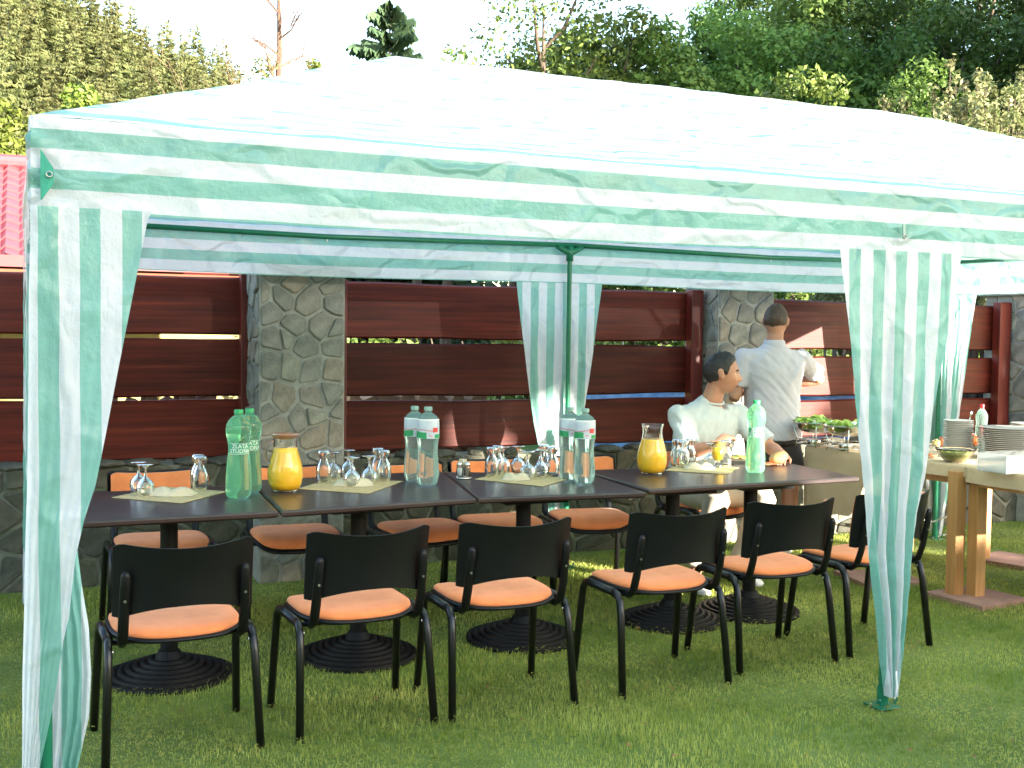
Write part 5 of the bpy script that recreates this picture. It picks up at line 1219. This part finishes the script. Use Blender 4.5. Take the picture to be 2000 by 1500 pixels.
def head_pt(az, el, off=0.0):
    """az 0 = face, grows to the person's left; el -90..90"""
    x = math.sin(az)*math.cos(el); y = math.cos(az)*math.cos(el); z = math.sin(el)
    X = x*.076; Y = y*(.092 if y > 0 else .104); Z = z*(.118 if z > 0 else .118)
    if Z < -.01:                                    # jaw narrows, nape rises
        t = min(1, (-Z-.01)/.10); X *= 1-.36*t**1.5
        if Y > 0: Y *= 1-.02*t; Y += .020*t*math.cos(el)**.3*max(0, math.cos(az))
        else: Y *= 1-.45*t
    fr = max(0, math.cos(az))
    if Y > 0:
        Y += fr**2*(.006*g(Z-.026, .012)*g(X, .045)                 # brow
             - .010*g(Z-.006, .013)*(g(X-.030, .013)+g(X+.030, .013)) # eye sockets
             + .023*g(Z+.030, .016)*g(X, .0115)+.016*g(Z+.012, .016)*g(X, .009)+.009*g(Z+.036, .009)*(g(X-.012, .007)+g(X+.012, .007))
             + .007*g(Z+.060, .0055)*g(X, .020)+.007*g(Z+.073, .006)*g(X, .018)-.004*g(Z+.0665, .003)*g(X, .022)-.004*g(Z+.083, .006)*g(X, .02)
             + .010*g(Z+.102, .012)*g(X, .022)+.004*g(Z+.028, .018)*(g(X-.042, .016)+g(X+.042, .016)))
    v = Vector((X, Y, Z))
    return v*(1+off/.1) if off else v
def head_mesh(m, M_, n=72, k=56):
    vs = []; fs = []
    for j in range(k+1):
        el = -PI/2+PI*j/k
        for i in range(n): vs.append(M_ @ head_pt(2*PI*i/n, max(-PI/2+.001, min(PI/2-.001, el))))
    for j in range(k):
        for i in range(n): fs.append((j*n+i, (j+1)*n+i, (j+1)*n+(i+1) % n, j*n+(i+1) % n))
    m.add(vs, fs)
    for s in (-1, 1):                                # ears
        b = MB(); loft(b, [((s*.072, -.006, -.034), .006, .006), ((s*.080, -.010, -.022), .009, .011), ((s*.085, -.014, -.002), .009, .017), ((s*.085, -.016, .016), .008, .017), ((s*.080, -.014, .028), .006, .010)], (1, 0, 0), 12); m.add([M_ @ v for v in b.v], b.f)
        b = MB()
def hair_mesh(name, M_, mat, par, line, seed, thick=.009):
    n, k = 96, 60; V = []; keep = {}; F_ = []
    for j in range(k+1):
        el = -PI/2+PI*j/k
        for i in range(n):
            az = 2*PI*i/n; p = head_pt(az, max(-1.57, min(1.57, el))); a = az if az <= PI else 2*PI-az; hl = np.interp(a, [q[0] for q in line], [q[1] for q in line])
            d = p.z-hl-.006*noise.noise(Vector((az*5, 0, seed))); nz = noise.noise(p*90+Vector((seed, 0, 0)))*.0035+noise.noise(p*35)*.003
            o = (thick*min(1, max(0, d/.018))**.6+nz*min(1, max(0, d/.01)) if d > 0 else -.004); V.append(M_ @ (p*(1+o/.095))); keep[(j, i)] = d > -.004
    for j in range(k):
        for i in range(n):
            q = [(j, i), (j+1, i), (j+1, (i+1) % n), (j, (i+1) % n)]
            if all(keep[x] for x in q): F_.append([a*n+b for a, b in q])
    return mesh_obj(name, V, F_, mat, par, True)
def remesh(m, name, mat, par, vox, sm=3, wrinkle=None):
    me = bpy.data.meshes.new(name); me.from_pydata([tuple(v) for v in m.v], [], [tuple(f) for f in m.f]); o = bpy.data.objects.new(name, me); COL.objects.link(o)
    md = o.modifiers.new('r', 'REMESH'); md.mode = 'VOXEL'; md.voxel_size = vox; md.adaptivity = 0
    s_ = o.modifiers.new('s', 'SMOOTH'); s_.iterations = sm; s_.factor = .5
    dg = bpy.context.evaluated_depsgraph_get(); dg.update(); ne = bpy.data.meshes.new_from_object(o.evaluated_get(dg)); bpy.data.objects.remove(o)
    if wrinkle:
        ns = [v.normal.copy() for v in ne.vertices]
        for v, nn in zip(ne.vertices, ns): v.co = v.co+nn*wrinkle(v.co)
    ne.materials.clear(); ne.materials.append(mat); ne.polygons.foreach_set('use_smooth', [True]*len(ne.polygons)); ne.name = name
    o = link(name, ne, par)
    if par: o.location = -Vector(par.location)
    return o
def hand(m, wrist, d, palm, r=.0085, curl=.9, s=1.0, thumb=1):
    """d = direction of the hand, palm = palm normal; five separate fingers that curl towards the palm"""
    d = Vector(d).normalized(); pn = (Vector(palm)-d*Vector(palm).dot(d)).normalized(); sd = d.cross(pn); w_ = Vector(wrist)
    loft(m, [(w_-d*.01, .026*s, .020*s), (w_+d*.03*s, .036*s, .017*s), (w_+d*.07*s, .042*s, .015*s), (w_+d*.092*s, .040*s, .012*s)], sd, 14)
    for i, (o, L_) in enumerate(((-.030, .062), (-.010, .075), (.011, .072), (.030, .058))):
        p = w_+d*.080*s+sd*o*s; c_ = 0; pts = [p-d*.02, p]
        for seg, f in enumerate((.45, .32, .25)):
            c_ += curl*(.55 if seg == 0 else .9)+i*.06; dd = d*math.cos(c_)+pn*math.sin(c_); p = p+dd*L_*s*f*1.15; pts.append(p)
        m.tube(pts, [r*1.1*s, r*1.08*s, r*s, r*.92*s, r*.75*s], 8)
    p = w_+d*.028*s-sd*.030*s*thumb; t1 = (d*.7-sd*.6*thumb+pn*.45).normalized(); t2 = (d*.8+pn*.7).normalized()
    m.tube([p+sd*.012*thumb, p, p+t1*.036*s, p+t1*.036*s+t2*.030*s], [.012*s, .0125*s, .0105*s, .008*s], 8)
def face_bits(M_, par, hair, brow=.0045):
    for s in (-1, 1):
        b = MB(); ball(b, (s*.030, .0742, .005), (.0115, .0080, .0050)); b.v = [M_ @ v for v in b.v]; o = b.build('eye', LAB_W, par, True); o.location = -Vector(par.location)
        b = MB(); ball(b, (s*.030+.002, .0808, .005), (.0062, .0025, .0046)); b.v = [M_ @ v for v in b.v]; o = b.build('iris', HAIR, par, True); o.location = -Vector(par.location)
        b = MB(); b.tube([(s*.014, .0905, .0215), (s*.030, .0875, .0265), (s*.048, .0740, .022)], [.003, brow, .002], 8, flat=((0, 1, 0), .5)); b.v = [M_ @ v for v in b.v]; o = b.build('eyebrow', hair, par, True); o.location = -Vector(par.location)
    b = MB(); b.tube([(-.024, .0835, -.0665), (-.010, .0945, -.0665), (0, .0965, -.0675), (.010, .0945, -.0665), (.024, .0835, -.0665)], [.001, .0035, .004, .0035, .001], 8); b.v = [M_ @ v for v in b.v]
    o = b.build('lips', simple('lips', (.42, .14, .11), (.36, .12, .09), 20, .5), par, True); o.location = -Vector(par.location)

# ---- seated man in the pale t-shirt
P1 = empty('person', (4.08, 2.70, 0)); tag(P1, 'seated man with short dark hair in a pale t-shirt, looking right over his plate', 'person')
LA = Vector((1, -.06, 0)); hw = lambda px, py, y: at_y(px, py, y)
hc = Vector((4.150, 2.545, 1.318)); fac = math.atan2(-.52, .85)      # facing image right and a little to the camera
M1 = Matrix.Translation(hc) @ Matrix.Rotation(fac-PI/2, 4, 'Z') @ Matrix.Rotation(rad(-3), 4, 'X') @ Matrix.Scale(1.10, 4)
b = MB(); head_mesh(b, M1)
loft(b, [((4.10, 2.62, 1.06), .10, .075), ((4.115, 2.615, 1.13), .066, .066), ((4.125, 2.595, 1.20), .060, .062), ((4.135, 2.575, 1.25), .058, .062)], LA)
torso = [((4.08, 2.72, .46), .165, .12), ((4.08, 2.72, .55), .18, .125), ((4.08, 2.70, .68), .165, .12), ((4.08, 2.66, .82), .175, .125), ((4.085, 2.63, .94), .195, .125), ((4.09, 2.62, 1.03), .200, .105), ((4.095, 2.62, 1.085), .15, .08), ((4.10, 2.615, 1.12), .075, .065)]
loft(b, torso, LA, 28)
hR = hw(1408, 874, 2.25); wR = hw(1398, 868, 2.24)
rs, re, rw = Vector((3.875, 2.62, 1.045)), Vector((3.850, 2.43, .825)), Vector(wR)
ls, le, lw = Vector((4.305, 2.60, 1.035)), Vector((4.43, 2.40, .84)), Vector((4.36, 2.16, .812))
for s_, e_, w_ in ((rs, re, rw), (ls, le, lw)):
    loft(b, [(s_+(s_-e_).normalized()*.02, .055, .055), (s_, .052, .052), (s_.lerp(e_, .5), .048, .050), (e_, .041, .043), (e_+(e_-s_).normalized()*.02, .03, .03)], (0, 1, 0), 16)
    loft(b, [(e_, .040, .042), (e_.lerp(w_, .3), .044, .042), (w_.lerp(e_, .3), .033, .030), (w_, .025, .024)], (0, 0, 1), 16)
hand(b, rw, Vector((.62, -.10, .42)), Vector((.3, .35, -.8)), curl=.75, s=1.0)
hand(b, lw, Vector((-.75, -.65, -.05)), Vector((0, 0, -1)), curl=.35, s=1.0, thumb=-1)
legs = [((3.99, 2.68, .535), (3.92, 2.24, .545), (3.74, 2.20, .10)), ((4.17, 2.68, .535), (4.29, 2.26, .545), (4.15, 2.30, .10))]
for h_, k_, a_ in legs:
    h_, k_, a_ = Vector(h_), Vector(k_), Vector(a_); loft(b, [(h_, .085, .08), (k_, .058, .058)], (1, 0, 0), 16); loft(b, [(k_+Vector((0, 0, .02)), .055, .055), (k_.lerp(a_, .3), .056, .058), (a_, .036, .038)], (1, 0, 0), 16)
remesh(b, 'body', SKIN, P1, .0062, 2)
def wr1(c):
    f = noise.noise(Vector((c.x*13+c.z*5, c.y*9, c.z*3.2))); return .026*f*abs(f)+.012*noise.noise(Vector((c.x*5, c.y*5, c.z*2+3)))-.009*abs(noise.noise(Vector((c.x*22-c.z*12, c.y*10, c.z*7))))
b = MB(); loft(b, [((4.08, 2.72, .53), .215, .165), ((4.08, 2.71, .60), .215, .165), ((4.08, 2.69, .72), .200, .152), ((4.08, 2.66, .84), .205, .148), ((4.085, 2.63, .95), .220, .145), ((4.09, 2.62, 1.030), .235, .122), ((4.095, 2.62, 1.080), .190, .094), ((4.10, 2.615, 1.115), .095, .082), ((4.108, 2.605, 1.135), .076, .074)], LA, 30)
for s_, e_ in ((rs, re), (ls, le)):
    ball(b, s_, .079); c0_ = Vector((4.10, 2.61, 1.075)); loft(b, [(s_.lerp(c0_, .55), .085, .058), (s_.lerp(c0_, .25), .080, .068), (s_, .070, .070)], (0, 1, 0), 18)
    loft(b, [(s_, .076, .076), (s_.lerp(e_, .2), .074, .077), (s_.lerp(e_, .45), .070, .074), (s_.lerp(e_, .88), .071, .076)], (0, 1, 0), 18)
remesh(b, 'shirt', TEE, P1, .0085, 5, wr1)
m = MB(); m.tube([(4.112+.073*math.cos(t*PI/12), 2.600+.072*math.sin(t*PI/12), 1.134+.018*math.sin(t*PI/12)) for t in range(25)], .0075, 8); o = m.build('collar', TEE, P1, True); o.location = -P1.location
b = MB(); loft(b, [((4.08, 2.73, .44), .17, .14), ((4.08, 2.73, .52), .195, .15), ((4.08, 2.72, .60), .19, .14)], LA, 24)
for h_, k_, a_ in legs:
    h_, k_, a_ = Vector(h_), Vector(k_), Vector(a_); loft(b, [(h_+Vector((0, .05, 0)), .105, .095), (h_.lerp(k_, .5), .098, .092), (k_, .080, .078), (k_+Vector((0, -.03, -.03)), .06, .06)], (1, 0, 0), 18)
    loft(b, [(k_+Vector((0, -.01, .01)), .072, .072), (k_.lerp(a_, .4), .076, .078), (a_+Vector((0, 0, .04)), .066, .068)], (1, 0, 0), 18)
remesh(b, 'trousers', TROUS, P1, .010, 5, lambda c: .010*noise.noise(Vector((c.x*8, c.y*8, c.z*14))))
def shoe(par, a, yaw):
    d = Vector((math.sin(yaw), math.cos(yaw), 0)); l = Vector((d.y, -d.x, 0)); b = MB(); a = Vector((a[0], a[1], 0))
    loft(b, [(a-d*.075+Vector((0, 0, .045)), .030, .035), (a-d*.05+Vector((0, 0, .05)), .040, .048), (a+Vector((0, 0, .05)), .044, .048), (a+d*.07+Vector((0, 0, .038)), .047, .036), (a+d*.14+Vector((0, 0, .028)), .046, .027), (a+d*.185+Vector((0, 0, .022)), .030, .018)], l, 18)
    o = b.build('shoe', SHOE, par, True); o.location = -Vector(par.location); return o
shoe(P1, (3.73, 2.20), PI+.1); shoe(P1, (4.15, 2.30), PI-.1)
hair_mesh('hair', M1, HAIR, P1, [(0, .076), (.35, .080), (.75, .066), (1.05, .045), (1.25, .005), (1.42, -.012), (1.60, .012), (1.85, -.045), (PI, -.066)], 1, .010).location = -P1.location
face_bits(M1, P1, HAIR)

# ---- standing man in the polo shirt, back to the camera
P2 = empty('person', (4.88, 3.0, 0)); tag(P2, 'standing man seen from behind in a lavender white polo shirt and dark shorts', 'person')
LB = Vector((.95, -.30, 0)); hc = Vector((4.885, 2.985, 1.665)); M2 = Matrix.Translation(hc) @ Matrix.Rotation(rad(-48), 4, 'Z') @ Matrix.Rotation(rad(-16), 4, 'X') @ Matrix.Scale(1.04, 4)
b = MB(); head_mesh(b, M2)
loft(b, [((4.875, 2.99, 1.43), .10, .07), ((4.875, 2.985, 1.50), .062, .062), ((4.878, 2.98, 1.56), .056, .058), ((4.88, 2.98, 1.62), .056, .058)], LB)
loft(b, [((4.88, 3.0, .84), .165, .12), ((4.88, 3.0, .95), .175, .125), ((4.88, 3.0, 1.08), .150, .11), ((4.88, 3.0, 1.22), .175, .115), ((4.88, 2.99, 1.36), .195, .11), ((4.878, 2.985, 1.44), .16, .085), ((4.875, 2.985, 1.49), .07, .06)], LB, 28)
sR, eR, wR2 = Vector((5.075, 2.935, 1.405)), Vector((5.300, 3.015, 1.255)), Vector((5.115, 3.19, 1.215))
sL, eL, wL2 = Vector((4.675, 3.055, 1.400)), Vector((4.600, 3.060, 1.130)), Vector((4.76, 3.27, 1.17))
for s_, e_, w_ in ((sR, eR, wR2), (sL, eL, wL2)):
    loft(b, [(s_+(s_-e_).normalized()*.02, .05, .05), (s_, .048, .048), (s_.lerp(e_, .5), .045, .047), (e_, .040, .041), (e_+(e_-s_).normalized()*.02, .03, .03)], (0, 1, 0), 16)
    loft(b, [(e_, .039, .041), (e_.lerp(w_, .3), .043, .041), (w_.lerp(e_, .3), .032, .029), (w_, .025, .023)], (0, 0, 1), 16)
hand(b, wR2, Vector((-.55, .45, -.05)), Vector((0, .2, -1)), curl=.8, thumb=-1); hand(b, wL2, Vector((.6, .5, .05)), Vector((0, .2, -1)), curl=.8)
legs2 = [((4.79, 3.02, .88), (4.80, 3.0, .50), (4.78, 3.04, .09)), ((4.97, 2.97, .88), (5.02, 2.95, .50), (5.02, 2.99, .09))]
for h_, k_, a_ in legs2:
    h_, k_, a_ = Vector(h_), Vector(k_), Vector(a_); loft(b, [(h_, .088, .088), (h_.lerp(k_, .5), .076, .076), (k_, .056, .056), (k_.lerp(a_, .3), .057, .062), (a_, .036, .038)], LB, 18)
remesh(b, 'body', SKIN, P2, .0062, 2)
def wr2(c):
    f = noise.noise(Vector((c.x*10-c.z*7, c.y*9, c.z*3))); return .024*f*abs(f)+.011*noise.noise(Vector((c.x*5, c.y*5+7, c.z*2.2)))-.009*abs(noise.noise(Vector((c.x*18+c.z*16, c.y*8, c.z*6))))
b = MB(); loft(b, [((4.88, 3.0, .83), .215, .160), ((4.88, 3.0, .90), .213, .160), ((4.88, 3.0, 1.02), .200, .150), ((4.88, 3.0, 1.18), .205, .142), ((4.88, 2.995, 1.32), .222, .136), ((4.88, 2.99, 1.405), .212, .115), ((4.877, 2.985, 1.455), .155, .092), ((4.875, 2.985, 1.49), .090, .076), ((4.875, 2.985, 1.51), .072, .070)], LB, 30)
for s_, e_ in ((sR, eR), (sL, eL)):
    ball(b, s_, .075); c0_ = Vector((4.878, 2.99, 1.43)); loft(b, [(s_.lerp(c0_, .55), .080, .055), (s_.lerp(c0_, .25), .076, .064), (s_, .068, .068)], (0, 1, 0), 18)
    loft(b, [(s_, .072, .072), (s_.lerp(e_, .2), .068, .071), (s_.lerp(e_, .4), .066, .069), (s_.lerp(e_, .74), .064, .068)], (0, 1, 0), 18)
remesh(b, 'polo_shirt', POLO, P2, .0085, 5, wr2)
m = MB(); loft(m, [((4.875, 2.985, 1.495), .082, .080), ((4.875, 2.985, 1.510), .078, .076), ((4.876, 2.982, 1.535), .070, .070), ((4.876, 2.982, 1.538), .062, .062)], LB, 26, cap=False); o = m.build('collar', POLO, P2, True); o.location = -P2.location
b = MB(); loft(b, [((4.88, 3.0, .80), .19, .145), ((4.88, 3.0, .88), .198, .150), ((4.88, 3.0, .98), .185, .14)], LB, 24)
for h_, k_, a_ in legs2:
    h_, k_ = Vector(h_), Vector(k_); loft(b, [(h_, .108, .110), (h_.lerp(k_, .4), .104, .106), (h_.lerp(k_, .72), .102, .104)], LB, 20)
remesh(b, 'shorts', SHORTS, P2, .010, 4, lambda c: .008*noise.noise(Vector((c.x*8, c.y*8, c.z*10))))
shoe(P2, (4.78, 3.05), .1); shoe(P2, (5.02, 3.0), .35)
hair_mesh('hair', M2, HAIR2, P2, [(0, .072), (.6, .066), (1.0, .045), (1.25, .005), (1.45, .0), (1.62, .014), (1.9, -.035), (PI, -.058)], 4, .009).location = -P2.location
face_bits(M2, P2, HAIR2)
tg = MB().tube([(5.06, 3.26, 1.20), (5.03, 3.24, 1.16), (5.00, 3.20, 1.09)], [.005, .004, .004], 6).build('serving_tongs', STEEL, None, True); tag(tg, 'dark serving utensil held by the standing man', 'utensil')
